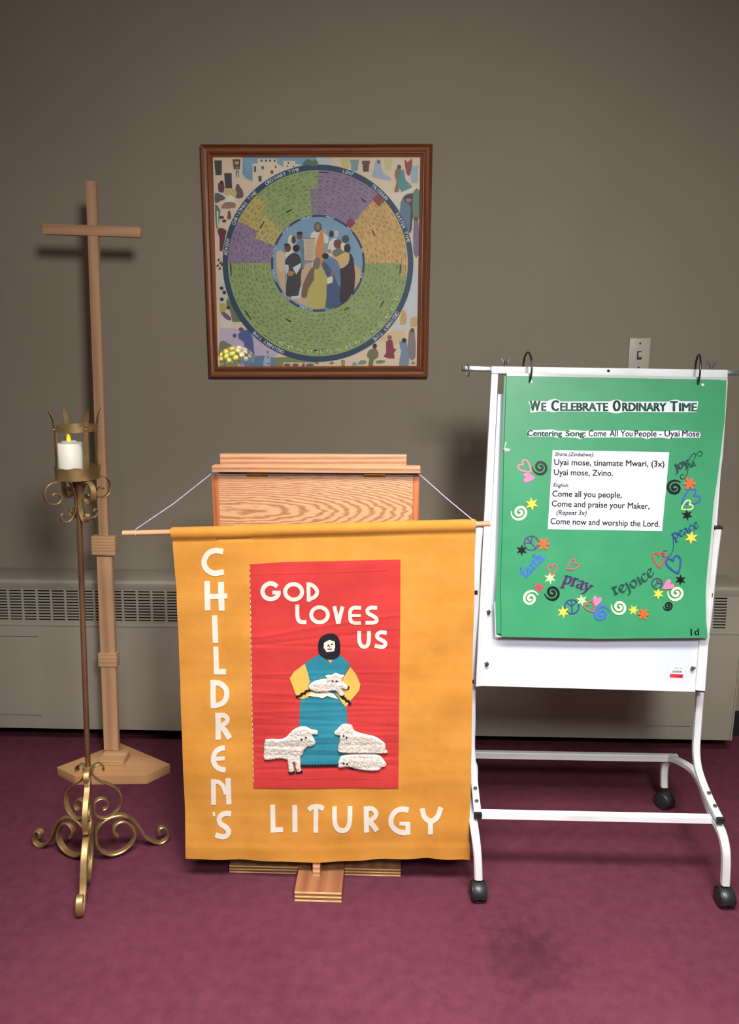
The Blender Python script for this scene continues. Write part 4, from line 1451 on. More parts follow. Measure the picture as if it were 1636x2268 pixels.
for x, y, rx, ry, rt in ((803, 843, 11, 6, -0.5), (836, 833, 10, 6, -0.1), (815, 858, 4, 9, 0)):
    applique('eye' if rx > 5 else 'nose', ell(x, y, rx, ry, 10, rt), 5, M['black_cloth'], step=None)
applique('mouth', ell(814, 880, 24, 6, 12), 5, M['lip_cloth'], step=None)


def rickrack(a, b2, n, wd):
    parts = []
    A, B_ = Vector(a), Vector(b2)
    d = (B_ - A); q = Vector((-d.y, d.x)).normalized()
    for i in range(n):
        c = A + d * ((i + 0.5) / n) + q * (wd * 0.16 * (1 if i % 2 else -1))
        e = ell(c.x, c.y, d.length / n * 0.72, wd * 0.5, 8, math.atan2(d.y, d.x) + 0.35)
        e = [k7(*p) for p in e]
        parts.append((e, [tuple(range(8))]))
    lay('rickrack_trim', parts, bs, 0.0024 + 4 * 0.0007, 0.0008, M['black_cloth'], rp)


rickrack((502, 1335), (628, 1264), 6, 24)
rickrack((915, 1328), (1015, 1402), 6, 26)
rickrack((538, 1983), (895, 1983), 27, 24)


def inside_dist(poly, x, y):
    d = 1e9
    n = len(poly)
    for i in range(n):
        a, b2 = Vector(poly[i]), Vector(poly[(i + 1) % n])
        ab = b2 - a; ap = Vector((x, y)) - a
        t = max(0, min(1, ap.dot(ab) / max(1e-9, ab.dot(ab))))
        d = min(d, (ap - ab * t).length)
    return d


def fleece(name, pts, lay_n, height=0.006, label=None, sm=2):
    P = [k7(*p) for p in pts]
    if sm:
        P = [(p.x, p.y) for p in catmull([Vector((a, b2, 0)) for a, b2 in P], sm, True)]

    def hf(x, y):
        d = inside_dist(P, x, y)
        e = min(1.0, d / 4.5)
        e = math.sqrt(max(0.0, 1 - (1 - e) ** 2))
        b_ = 0.5 + 0.5 * noise.noise(Vector((x * 0.42, y * 0.42, lay_n * 3.0)))
        return 0.0008 + e * height * (0.55 + 0.6 * b_)
    V2, F2 = fill2d([P], 2.0, 2.0)
    o = solid2d(name, V2, F2, bs, 0.0024 + lay_n * 0.0006, 0.001, M['fleece'], rp, hf, smooth=80)
    if label:
        o['label'] = label
    return o


fleece('lamb', [(610, 1240), (650, 1195), (720, 1172), (780, 1160), (770, 1140), (800, 1128), (830, 1130), (870, 1108), (915, 1128), (952, 1130), (938, 1165), (935, 1195), (985, 1235), (976, 1272), (930, 1262), (950, 1322), (905, 1328), (868, 1278), (800, 1288), (700, 1290), (645, 1275)], 4, 0.006, 'small white fleece lamb held in the shepherd\'s arms')
fleece('sheep', [(205, 1740), (330, 1735), (400, 1715), (460, 1650), (520, 1618), (590, 1615), (640, 1640), (690, 1648), (706, 1672), (690, 1690), (650, 1690), (668, 1730), (680, 1770), (655, 1800), (610, 1805), (575, 1830), (560, 1880), (535, 1910), (545, 2030), (500, 2035), (482, 1958), (468, 1962), (478, 2035), (425, 2038), (410, 1930), (300, 1925), (195, 1935), (190, 1850)], 2, 0.006, 'white fleece sheep standing left of the robe')
fleece('sheep', [(855, 1670), (880, 1645), (925, 1600), (975, 1592), (1025, 1605), (1045, 1650), (1120, 1680), (1230, 1700), (1300, 1740), (1340, 1780), (1345, 1830), (1358, 1865), (1200, 1868), (1000, 1868), (905, 1860), (890, 1820), (905, 1760), (905, 1730), (910, 1700), (870, 1695)], 2, 0.006, 'upper white fleece sheep lying right of the robe')
fleece('sheep', [(910, 1910), (960, 1885), (1050, 1876), (1200, 1874), (1280, 1885), (1325, 1930), (1350, 1970), (1340, 1995), (1300, 2005), (1270, 2030), (1150, 2030), (1050, 2015), (985, 2000), (905, 2012), (890, 1985)], 2, 0.006, 'lower white fleece sheep lying right of the robe')
for pts in ([(980, 1236), (1002, 1240), (994, 1276), (974, 1270)], [(915, 1322), (952, 1318), (956, 1338), (920, 1345)], [(425, 2040), (485, 2034), (487, 2056), (430, 2064)], [(495, 2034), (552, 2028), (562, 2048), (500, 2056)], [(990, 2004), (1060, 2016), (1050, 2024), (992, 2014)]):
    applique('hoof', pts, 3, M['black_cloth'], step=None)
for x, y in ((843, 1179), (880, 1180), (553, 1720), (593, 1704), (948, 1690), (975, 1705), (948, 1953), (980, 1960)):
    V2, F2 = fill2d([[k7(*p) for p in ell(x, y, 9, 7, 10)]])
    solid2d('eye', V2, F2, bs, 0.0085, 0.0030, M['black_cloth'], rp)

# ================================================================== WHITEBOARD EASEL
ez_c = at_y(1330, 1500, 1.95)
eas = empty('whiteboard_easel', (0.54, 1.95, 0), 'white metal rolling easel with a whiteboard, standing right of the banner', 'easel')
T0, T1 = 2.030, 1.900
zt0_, zt1_ = 1.378, 0.536
en = Vector((0, -(zt0_ - zt1_), -(T1 - T0) * -1)); en = Vector((0, -(zt0_ - zt1_), (T0 - T1))).normalized()
es = Surf((0, T0, zt0_), en)
WM = M['white_metal']


def bar_on(surf, a, b2, wd, off, dep, name, mat, parent, bev=0.0015):
    """flat bar on a Surf from pixel a to pixel b2, wd px wide, its face off above the plane, dep deep"""
    a, b2 = Vector(a), Vector(b2)
    d = (b2 - a).normalized(); q = Vector((-d.y, d.x)) * wd / 2
    poly = [surf.at(*(a - q), off), surf.at(*(b2 - q), off), surf.at(*(b2 + q), off), surf.at(*(a + q), off)]
    return slab_obj(name, poly, -surf.n * dep, mat, parent, bev)


def quad_on(surf, pts, off, dep, name, mat, parent, bev=0.0012):
    return slab_obj(name, [surf.at(x, y, off) for x, y in pts], -surf.n * dep, mat, parent, bev)


quad_on(es, [(1088, 811), (1611, 819), (1611, 836), (1088, 827)], 0.0, 0.022, 'top_rail', M['white_worn'], eas)
quad_on(es, [(1088, 828), (1103, 828), (1071, 1519), (1053, 1521)], 0.0, 0.022, 'side_rail', M['white_worn'], eas)
quad_on(es, [(1597, 836.5), (1611, 836.5), (1561, 1531), (1540, 1529)], 0.0, 0.022, 'side_rail', M['white_worn'], eas)
bd = quad_on(es, [(1103, 872), (1595, 880), (1541, 1528), (1071, 1516)], -0.008, 0.010, 'whiteboard', M['board'], eas)
quad_on(es, [(1071, 1516), (1540, 1528), (1540, 1533), (1071, 1520)], -0.002, 0.018, 'bottom_rail', M['white_worn'], eas)
quad_on(es, [(1541, 1529.5), (1561, 1531.5), (1561, 1534.5), (1541, 1532.5)], 0.0, 0.021, 'end_cap', M['rubber'], eas)
lay('rail_hole', [(ell(1347, 821.5, 3.2, 3.2, 12), [tuple(range(12))])], es, 0.0002, 0.0006, M['black'], eas)
# sticker on the board
stk = solid2d('price_sticker', [(1488, 1475), (1517, 1476), (1514, 1503), (1485, 1502)], [(0, 1, 2, 3)], es, -0.0078, 0.0004, paper((232, 232, 234), 0.3), eas)
stk['label'] = 'small white and red price sticker'
lay('sticker_band', [([(1485.8, 1494), (1514.6, 1495), (1514, 1503), (1485, 1502)], [(0, 1, 2, 3)])], es, -0.0073, 0.0002, paper((214, 48, 56), 0.3), stk)
lay('sticker_print', [text2d('14.99', (1500, 1501.5), (1512, 1502), 4.5, 0.02)] + [([(1490 + i * 1.6, 1486.5), (1490.7 + i * 1.6 + (i % 3) * 0.3, 1486.5), (1490.6 + i * 1.6 + (i % 3) * 0.3, 1491.5), (1489.9 + i * 1.6, 1491.5)], [(0, 1, 2, 3)]) for i in range(14)] + [text2d('Easel pad', (1496, 1482), (1513, 1483), 2.6)], es, -0.0071, 0.0002, paper((70, 66, 72), 0.4), stk)
# telescoping hanging bars with hook
for pts, nm in ((((1028, 814.5), (1088, 817)), 'hanging_bar'), (((1611, 824.5), (1668, 826)), 'hanging_bar')):
    bar_on(es, pts[0], pts[1], 10, -0.004, 0.012, nm, M['steel'], eas, 0.001)
bar_on(es, (1024, 814.3), (1030.5, 814.6), 12.5, -0.003, 0.014, 'bar_cap', M['rubber'], eas, 0.001)
hp = [es.at(x, y, 0.002 + 0.004 * math.sin(i)) for i, (x, y) in enumerate(((1034, 808), (1038, 812), (1038.5, 822), (1037, 832), (1034, 832), (1032.5, 826)))]
V, Fc = tube([p for p in catmull(hp, 5)], 0.0016, 8)
mesh_obj('bar_hook', V, Fc, M['steel'], eas, 50)


def wing_nut(px, py, parent, surf, s=1.0, horizontal=False):
    c = surf.at(px, py, -0.010)
    parts = [tube([c, c + Vector((0, 0, 0.014))], 0.0028, 10), tube([c, c + Vector((0, 0, 0.0015))], 0.008, 14), tube([c + Vector((0, 0, 0.006)), c + Vector((0, 0, 0.013))], 0.0046, 10)]
    for sg in (-1, 1):
        pts = [c + Vector((sg * 0.003, 0, 0.009)), c + Vector((sg * 0.007, 0, 0.014)), c + Vector((sg * 0.011, 0, 0.020))]
        parts.append(sweep(pts, (0, 1, 0), 0.0012, 0.0030, 0.3))
    if horizontal:
        parts2 = []
        for V_, F_ in parts:
            parts2.append(([c + Vector(((Vector(v) - c).z * horizontal, -0.004, (Vector(v) - c).x * 0.8)) + Vector((0, (Vector(v) - c).y, 0)) for v in V_], F_))
        parts = parts2
    V_, F_ = merge(parts)
    return mesh_obj('wing_nut', V_, F_, M['steel'], parent, 40)


wing_nut(1120, 810.2, eas, es)
wing_nut(1578, 818.2, eas, es)
for px, py, sg in ((1075, 1355, 1), (1071, 1470, 1), (1540, 1480, -1)):
    c = es.at(px, py, 0.0) + Vector((0, 0.004, 0))
    V, Fc = merge([tube([c, c + Vector((sg * 0.010, -0.006, 0))], 0.0026, 10), tube([c + Vector((sg * 0.006, -0.004, 0)), c + Vector((sg * 0.010, -0.006, 0))], 0.0052, 8),
                   sweep([c + Vector((sg * 0.009, -0.006, -0.006)), c + Vector((sg * 0.012, -0.007, 0)), c + Vector((sg * 0.009, -0.006, 0.006))], (0, 1, 0), 0.0012, 0.0018)])
    mesh_obj('clamp_screw', V, Fc, M['steel'], eas, 40)


# side uprights : y depths chosen for each traced point
def px_path(pts):
    return [at_y(x, y, yy) for x, y, yy in pts]


r_up = px_path([(1588, 1170, 1.952), (1578, 1250, 1.950), (1567, 1360, 1.950), (1556, 1450, 1.950), (1549, 1540, 1.950), (1544, 1610, 1.953), (1541, 1660, 1.950), (1545, 1700, 1.935), (1556, 1735, 1.900), (1573, 1775, 1.845), (1593, 1815, 1.785)])
lx_shift = at_y(1061, 1180, 1.950).x - r_up[0].x
lx_low = at_y(1057, 1804, 1.79).x - r_up[-1].x
l_up = [p + Vector((lx_shift + (lx_low - lx_shift) * (i / 10.0), 0, 0)) for i, p in enumerate(r_up)]
for path in (r_up, l_up):
    V, Fc = sweep(catmull(path, 5), (1, 0, 0), 0.0095, 0.0085, 0.18)
    u = mesh_obj('upright', V, Fc, M['white_worn'], eas, 35)
    t = path[0]
    box('end_cap', (t.x - 0.0105, t.y - 0.0095, t.z - 0.0005), (t.x + 0.0105, t.y + 0.0095, t.z + 0.006), M['rubber'], u, 0.001)
    e = path[-1]; d = (path[-1] - path[-2]).normalized()
    V, Fc = sweep([e, e + d * 0.007], (1, 0, 0), 0.0105, 0.0095, 0.15)
    mesh_obj('end_cap', V, Fc, M['rubber'], u, 35)
    full = catmull(path, 10)
    for fz in (0.795, 0.535):
        q = min(full, key=lambda p_: abs(p_.z - fz))
        V, Fc = tube([q + Vector((0, -0.0082, -0.006)), q + Vector((0, -0.0082, 0.006))], 0.0042, 12)
        V = [Vector((v[0], min(max(v[1], q.y - 0.0088), q.y - 0.007), v[2])) for v in V]
        mesh_obj('slot', V, Fc, M['steel_dark'], u, 50)
    for f_ in (0.66, 0.30):
        q = path[-1].lerp(path[-3], f_); dd = (path[-1] - path[-3]).normalized(); nn2 = dd.cross(Vector((1, 0, 0))).normalized()
        if nn2.z < 0: nn2 = -nn2
        V, Fc = tube([q + nn2 * 0.0075, q + nn2 * 0.0105], 0.0052, 14)
        mesh_obj('bolt', V, Fc, M['steel'], u, 40)

# base arches (one each side), casters and cross bars
r_arch = px_path([(1470, 1742, 2.192), (1470, 1712, 2.192), (1474, 1690, 2.190), (1486, 1681, 2.165), (1510, 1690, 2.110), (1536, 1708, 2.040), (1553, 1738, 1.965), (1566, 1775, 1.890), (1580, 1810, 1.830), (1596, 1840, 1.785), (1605, 1875, 1.764), (1607, 1910, 1.760), (1605, 1958, 1.760)])
f_l = at_y(1059, 1945, 1.760)
a_shift = f_l.x - r_arch[-1].x
l_arch = [p + Vector((a_shift, 0, 0)) for p in r_arch]
for path in (r_arch, l_arch):
    V, Fc = sweep(catmull(path, 5), (1, 0, 0), 0.0105, 0.0095, 0.18)
    mesh_obj('leg_arch', V, Fc, M['white_worn'], eas, 35)
CWR = 0.0245


def caster(loc, rot):
    """twin wheel furniture caster built about the point where the stem meets the leg"""
    px_, py_, pz_ = loc
    c_, s_ = math.cos(rot), math.sin(rot)

    def T(v):
        x, y, z = v
        return (px_ + x * c_ - y * s_, py_ + x * s_ + y * c_, z)
    ca = mesh_obj('caster', [T(v) for v in tube([(0, 0, 0.034), (0, 0, 0.044), (0, 0, pz_)], 0.0065, 12)[0]], tube([(0, 0, 0.034), (0, 0, 0.044), (0, 0, pz_)], 0.0065, 12)[1], M['rubber'], eas, 40)
    yo = -0.006
    for sg in (-1, 1):
        prof_ = [(0.004, 0.0), (0.018, 0.0), (0.0225, 0.001), (CWR, 0.004), (CWR, 0.013), (0.0235, 0.0165), (0.017, 0.0185), (0.0, 0.0190)]
        V_, F_ = lathe(prof_, 28, 0, 0, False)
        V_ = [T((sg * (0.0025 + v[2]), yo + v[0], CWR + 0.0005 + v[1])) for v in V_]
        mesh_obj('wheel', V_, F_, M['rubber'], ca, 40)
    # hood over the wheels
    V_, F_ = [], []
    n = 14
    for i in range(n + 1):
        a = math.radians(-10 + 200 * i / n)
        for (rr, xx) in ((CWR + 0.001, -0.0175), (CWR + 0.003, -0.016), (CWR + 0.003, 0.016), (CWR + 0.001, 0.0175)):
            V_.append(T((xx, yo + rr * math.cos(a), CWR + 0.0005 + rr * math.sin(a))))
    for i in range(n):
        for j in range(3):
            F_.append((i * 4 + j, i * 4 + j + 1, i * 4 + j + 5, i * 4 + j + 4))
    mesh_obj('hood', V_, F_, M['rubber'], ca, 60)
    return ca


for path in (r_arch, l_arch):
    e = path[-1]; caster((e.x, e.y, e.z), 0.08)
    e = path[0]; caster((e.x, e.y, e.z), 0.6)
fb0, fb1 = at_y(1064, 1795, 1.815), at_y(1578, 1805, 1.815)
V, Fc = sweep([Vector((l_arch[8].x + 0.011, 1.822, l_arch[8].z)), Vector((r_arch[8].x - 0.011, 1.822, r_arch[8].z))], (0, 1, 0), 0.010, 0.0105, 0.15)
mesh_obj('front_bar', V, Fc, M['white_worn'], eas, 35)
V, Fc = sweep([Vector((l_arch[4].x - 0.01, 2.175, l_arch[3].z - 0.002)), Vector((r_arch[4].x + 0.0105, 2.175, r_arch[3].z - 0.002))], (0, 1, 0), 0.009, 0.0115, 0.15)
rear = mesh_obj('rear_bar', V, Fc, M['white_worn'], eas, 35)

# ================================================================== BINDER RINGS AND POSTER
def ring_thing(px, py, rot, label, rad_px=35.5):
    c = es.at(px, py, 0.009)
    R_ = rad_px / F_PX * 2.0
    t = empty('binder_ring', tuple(c), label, 'ring', 'binder rings over the top rail')
    d = Vector((math.sin(rot), -math.cos(rot), 0))
    pts = [c + d * R_ * math.cos(a) + Vector((0, 0, 1)) * R_ * math.sin(a) for a in [math.radians(i * 10) for i in range(36)]]
    V, Fc = tube(pts, 0.0025, 10, closed=True)
    mesh_obj('hoop', V, Fc, M['steel_dark'], t, 60)
    q = c - d * R_
    V, Fc = tube([q + Vector((0, 0, -0.003)), q + Vector((0, 0, 0.003))], 0.0032, 10)
    mesh_obj('joint', V, Fc, M['steel'], t, 50)
    return t


ring_thing(1166, 818, 0.10, 'left steel binder ring hooked over the white top rail and through the poster')
ring_thing(1541, 823, -0.22, 'right steel binder ring hooked over the white top rail and through the poster')

OFFP = 0.030


def prip(px, py):
    v = (py - 830) / 580.0
    return OFFP - 0.006 * v + 0.003 * math.sin(v * 3.0) + noise.noise(Vector((px * 0.006, py * 0.006, 5))) * 0.0016


gs = Surf((0, T0, zt0_), en, prip)
GR = (52, 138, 92)
pst = empty('green_poster', tuple(gs.at(1340, 1120)), 'big green poster reading We Celebrate Ordinary Time with song words, hung on the easel', 'poster')
front = [(1118, 836), (1597, 845), (1593, 930), (1585, 999), (1577, 1060), (1569, 1112), (1562, 1200), (1556, 1260), (1552.5, 1310), (1554, 1370), (1558, 1408), (1330, 1410), (1107, 1406), (1106.5, 1340), (1105, 1300), (1108, 1200), (1110, 1110), (1112, 1000)]
gp = paper(GR, 0.42)
sheet = piece('sheet', front, gs, 0, 0.0006, gp, pst, 40)
# clear sleeve edge above the sheet
sleeve = paper((176, 186, 176), 0.2)
piece('sleeve_edge', [(1119, 829), (1597, 839), (1597, 844.5), (1118, 835.5)], gs, -0.0004, 0.0006, sleeve, pst, 60)
piece('sleeve_edge', [(1597.5, 845), (1601, 846), (1590, 1010), (1573, 1140), (1566, 1230), (1557, 1310), (1557, 1370), (1563, 1409), (1558.5, 1409), (1554.5, 1370), (1553, 1310), (1557, 1260), (1562.5, 1200), (1570, 1112), (1586, 999)], gs, -0.0025, 0.0005, sleeve, pst, 60)
# the sheets behind
bk = empty('hanging_poster', tuple(gs.at(1340, 1120, -0.006)), 'green poster hanging behind the front poster, its left edge showing', 'poster')
piece('sheet', [(1113, 836), (1590, 846), (1562, 1120), (1548, 1300), (1550, 1400), (1330, 1400), (1096, 1400), (1094, 1340), (1098, 1250), (1103, 1110)], gs, -0.006, 0.0006, gp, bk, 60)
piece('sleeve_edge', [(1094, 1330), (1096, 1401), (1108, 1406), (1108, 1409), (1094, 1405), (1091.5, 1330)], gs, -0.0052, 0.0005, sleeve, bk, 60)
tp = piece('tape_tab', [(1108, 996), (1126, 995), (1124, 1000), (1113, 1001), (1112, 990), (1115, 979), (1118, 981), (1114, 992)], gs, 0.0008, 0.0012, sleeve, pst)

PZ = 0.0008
for hx, hy in ((1170.5, 848), (1545, 855)):
    lay('punched_hole', [(ell(hx, hy, 3.4, 3.0, 12), [tuple(range(12))])], gs, PZ, 0.0003, paper((206, 214, 208), 0.3), pst)


def k8(x, y): return (1140 + x / 3.895, 860 + y / 3.895)
def kA(x, y): return (1120 + x / 12.6, 990 + y / 12.6)
def kB(x, y): return (1120 + x / 7.436, 1170 + y / 7.436)
def kC(x, y): return (1320 + x / 7.436, 1180 + y / 7.436)
def kD(x, y): return (1440 + x / 8.1, 980 + y / 8.1)


WP = paper((206, 211, 220), 0.45)
INK = paper((16, 17, 19), 0.6)
DG = paper((28, 88, 56), 0.5)
t1 = piece('title_strip', [k8(*p) for p in [(97, 120), (150, 116), (200, 118), (255, 122), (285, 108), (320, 100), (350, 108), (370, 122), (600, 122), (790, 122), (820, 112), (850, 106), (880, 114), (900, 124), (1280, 124), (1320, 110), (1355, 106), (1390, 120), (1540, 122), (1532, 165), (1525, 214), (1200, 214), (900, 212), (870, 220), (835, 224), (800, 216), (770, 210), (540, 208), (350, 208), (320, 214), (290, 212), (270, 206), (200, 208), (150, 215), (112, 216), (120, 180)]], gs, PZ, 0.0005, WP, pst)
ttl = []
for (s, a, b2, cap) in (('W', 107, 200, 84), ('E', 206, 250, 68), ('C', 290, 356, 88), ('ELEBRATE', 366, 775, 68), ('O', 812, 880, 90), ('RDINARY', 892, 1268, 70), ('T', 1298, 1364, 86), ('IME', 1374, 1528, 70)):
    ya = 198 + 6 * a / 1530; yb = 198 + 6 * b2 / 1530
    ttl.append(text2d(s, k8(a, ya), k8(b2, yb), cap / 3.895, 0.07))
lay('title_words', ttl, gs, PZ + 0.0012, 0.0004, DG, t1)
t2 = piece('song_strip', [k8(*p) for p in [(82, 385), (95, 366), (180, 366), (300, 360), (340, 372), (400, 375), (440, 362), (500, 366), (570, 374), (620, 370), (800, 372), (900, 366), (990, 374), (1090, 372), (1250, 376), (1360, 368), (1440, 376), (1550, 384), (1562, 405), (1550, 430), (1420, 430), (1330, 430), (1290, 440), (1240, 430), (1140, 430), (1105, 444), (1060, 428), (900, 428), (700, 428), (580, 430), (540, 444), (500, 430), (400, 425), (360, 438), (310, 420), (200, 420), (100, 422)]], gs, PZ, 0.0005, WP, pst)
lay('song_words', [text2d('Centering', k8(86, 413), k8(383, 416), 48 / 3.895, 0.058), text2d('Song:', k8(412, 416), k8(584, 418), 50 / 3.895, 0.058)], gs, PZ + 0.0012, 0.0004, DG, t2)
lay('song_name', [text2d('Come', k8(608, 418), k8(758, 418), 52 / 3.895, 0.014), text2d('All', k8(785, 418), k8(856, 418), 52 / 3.895, 0.014), text2d('You', k8(880, 419), k8(980, 419), 52 / 3.895, 0.014), text2d('People', k8(998, 419), k8(1184, 419), 52 / 3.895, 0.014), text2d('-', k8(1210, 419), k8(1226, 419), 48 / 3.895), text2d('Uyai', k8(1252, 419), k8(1380, 419), 52 / 3.895, 0.014), text2d('Mose', k8(1402, 419), k8(1548, 420), 52 / 3.895, 0.014)], gs, PZ + 0.0012, 0.0004, INK, t2)
t3 = piece('lyric_sheet', [k8(303, 535), k8(1293, 553), k8(1233, 1223), k8(262, 1207)], gs, PZ, 0.0005, WP, pst, 60)
UPV = (0.045, -1)
lay('lyric_words', [
    text2d('Shona (Zimbabwe):', k8(322, 583), k8(656, 588), 31 / 3.895, 0.012, 0.25),
    text2d('Uyai mose, tinamate Mwari, (3x)', k8(316, 660), k8(1250, 676), 51 / 3.895, 0.016),
    text2d('Uyai mose, Zvino.', k8(314, 746), k8(815, 755), 51 / 3.895, 0.016),
    text2d('English:', k8(308, 846), k8(443, 849), 31 / 3.895, 0.012, 0.25),
    text2d('Come all you people,', k8(300, 928), k8(890, 939), 51 / 3.895, 0.016),
    text2d('Come and praise your Maker,', k8(295, 1012), k8(1125, 1034), 51 / 3.895, 0.016),
    text2d('(Repeat 3x)', k8(335, 1082), k8(592, 1087), 39 / 3.895, 0.012, 0.25),
    text2d('Come now and worship the Lord.', k8(285, 1162), k8(1212, 1186), 51 / 3.895, 0.016),
], gs, PZ + 0.0012, 0.0004, INK, t3)
lay('page_mark', [text2d('1d', (1520.5, 1402.5), (1539, 1401.5), 15, 0.035)], gs, PZ, 0.0003, INK, pst)

BLK, PALE, BLU, YLW = (22, 19, 21), (204, 228, 180), (62, 100, 186), (244, 202, 70)
PLG, PNK, RDH, ORG, VIO = (190, 240, 150), (240, 118, 156), (214, 62, 80), (240, 96, 46), (72, 62, 108)
lay_i = [0]


def nextoff():
    lay_i[0] += 1
    return PZ + 0.0002 * (lay_i[0] % 12)


def spiral(cx, cy, R, t0, col, squash=1.06, w_=5.4, turns=1.85, rot=0.3):
    pts = []
    n = 44
    for i in range(n + 1):
        u = i / n
        a = math.radians(t0) + u * turns * 2 * math.pi
        r = R * (1 - w_ / R / 2) * (1 - 0.90 * u ** 0.92)
        x, y = r * math.cos(a) * squash * 0.98, -r * math.sin(a) / squash * 1.02
        c, s = math.cos(rot), math.sin(rot)
        pts.append((cx + x * c - y * s, cy + x * s + y * c))
    lay('spiral', [ribbon2d(pts, w_, 1, taper=lambda t: min(1.0, 0.35 + t * 5) if t < 0.2 else 1.0)], gs, nextoff(), 0.0005, paper(col, 0.35), pst)


spiral(*kA(895, 560), 20.5, 230, BLK, rot=0.9)
spiral(*kA(330, 1800), 21.5, 130, PALE, rot=-0.7)
spiral(*kB(372, 1125), 20.5, -30, PALE, rot=-0.9)
spiral(*kB(728, 1028), 20.5, 240, BLK, rot=0.9)
spiral(*kC(35, 1305), 21.5, -35, BLU, rot=-0.8)
spiral(*kC(328, 1192), 20.5, 215, PALE, rot=0.9)
spiral(*kC(1250, 962), 21.0, 130, PALE, rot=-0.6)
spiral(*kC(1120, 1168), 12.6, 150, BLK, w_=3.4, rot=-0.6)
spiral(*kD(352, 805), 20.5, 62, BLK, rot=0.3)


def star(cx, cy, R, col, rot=0.0):
    P = [(cx + (R if i % 2 == 0 else R * 0.42) * math.sin(rot + i * math.pi / 6), cy - (R if i % 2 == 0 else R * 0.42) * math.cos(rot + i * math.pi / 6)) for i in range(12)]
    piece('star', P, gs, nextoff(), 0.0005, paper(col, 0.35), pst)


for c, R, col, rt in ((kA(655, 1570), 15.5, (246, 192, 66), -0.15), (kB(230, 335), 12.5, BLK, 0.0), (kB(690, 795), 13.5, PLG, -0.1), (kB(510, 945), 12.3, RDH, -0.5),
                      (kB(1205, 1155), 13, PLG, -0.15), (kB(905, 1345), 14, YLW, -0.1), (kC(560, 1240), 12, YLW, -0.45), (kC(960, 975), 12.8, YLW, 0.0), (kC(1318, 745), 12.5, BLK, 0.05),
                      (kD(572, 1285), 12.5, BLK, -0.15), (kD(648, 1685), 15.5, (244, 196, 80), 0.1)):
    star(*c, R, col, rt)


def flower(cx, cy, R, rot=0.0):
    parts = []
    for i in range(6):
        a = rot + i * math.pi / 3
        parts.append((ell(cx + math.cos(a) * R * 0.58, cy + math.sin(a) * R * 0.58, R * 0.46, R * 0.21, 12, a), [tuple(range(12))]))
    parts.append((ell(cx, cy, R * 0.28, R * 0.28, 10), [tuple(range(10))]))
    lay('flower', parts, gs, nextoff(), 0.0005, paper(ORG, 0.4), pst)


flower(*kB(580, 238), 14); flower(*kC(715, 1305), 13, 0.1); flower(*kD(612, 730), 14)


def peace(cx, cy, R, w_, d_ang, col):
    parts = [ribbon2d([(cx + R * math.cos(i * math.pi / 12), cy + R * math.sin(i * math.pi / 12)) for i in range(24)], w_, 1, True)]
    for a in (d_ang, d_ang + math.pi, d_ang + math.pi - 0.8, d_ang + math.pi + 0.8):
        parts.append(ribbon2d([(cx, cy), (cx + R * math.cos(a), cy + R * math.sin(a))], w_ * 0.85, 1))
    lay('peace_sign', parts, gs, nextoff(), 0.0005, paper(col, 0.4), pst)


peace(*kB(385, 228), 15.5, 3.0, 0.85, VIO); peace(*kB(1043, 1260), 15.5, 3.2, 1.5, (52, 62, 112)); peace(*kC(940, 808), 11.3, 2.3, 2.35, (58, 58, 84))


def heart_pts(cx, cy, S, tip):
    """tip: direction vector towards the point"""
    t = Vector(tip).normalized(); q = Vector((-t.y, t.x))
    raw = [(0, -0.45), (0.28, -0.86), (0.68, -0.80), (0.80, -0.38), (0.60, 0.15), (0.28, 0.66), (0, 1.0), (-0.28, 0.66), (-0.60, 0.15), (-0.80, -0.38), (-0.68, -0.80), (-0.28, -0.86)]
    return [(cx + (q.x * a + t.x * b2) * S, cy + (q.y * a + t.y * b2) * S) for a, b2 in raw]


def heart(cx, cy, S, tip, col, w_=None):
    P = heart_pts(cx, cy, S, tip)
    top = [P[6], P[5], P[4], P[3], P[2], P[1], P[0]]
    oth = [P[0], P[11], P[10], P[9], P[8], P[7], P[6]]
    if w_:
        lay('heart', [ribbon2d(top, w_, 5), ribbon2d(oth, w_, 5)], gs, nextoff(), 0.0005, paper(col, 0.4), pst)
    else:
        A = [(p.x, p.y) for p in catmull([Vector((*p, 0)) for p in top], 5)]
        B_ = [(p.x, p.y) for p in catmull([Vector((*p, 0)) for p in oth], 5)]
        piece('heart', A[:-1] + B_[:-1], gs, nextoff(), 0.0005, paper(col, 0.4), pst)


heart(*kA(490, 565), 15.5, (175, 150), (240, 124, 136), 3.4)
heart(*kA(585, 850), 13.5, (1, 0.02), PNK)
heart(*kB(725, 655), 12.5, (0.05, 1), (206, 88, 96), 2.4)
heart(*kB(1045, 590), 13.5, (-1, 0.75), (206, 88, 96), 2.4)
heart(*kC(972, 420), 17.5, (0.05, 1), (206, 62, 72), 3.2)
heart(*kC(1225, 505), 20, (0.4, 1), (46, 72, 152), 3.6)
heart(*kC(1112, 840), 13.5, (-1, 0.7), PNK)
heart(*kB(1345, 1265), 13, (0.8, 0.95), (214, 84, 92), 2.4)
heart(*kB(1447, 1170), 12, (-0.25, 1), PNK)
heart(*kD(625, 990), 21, (-1, 0.62), (60, 88, 168), 3.8)
heart(*kD(567, 1130), 13, (-1, 0.55), (246, 236, 140), 2.5)

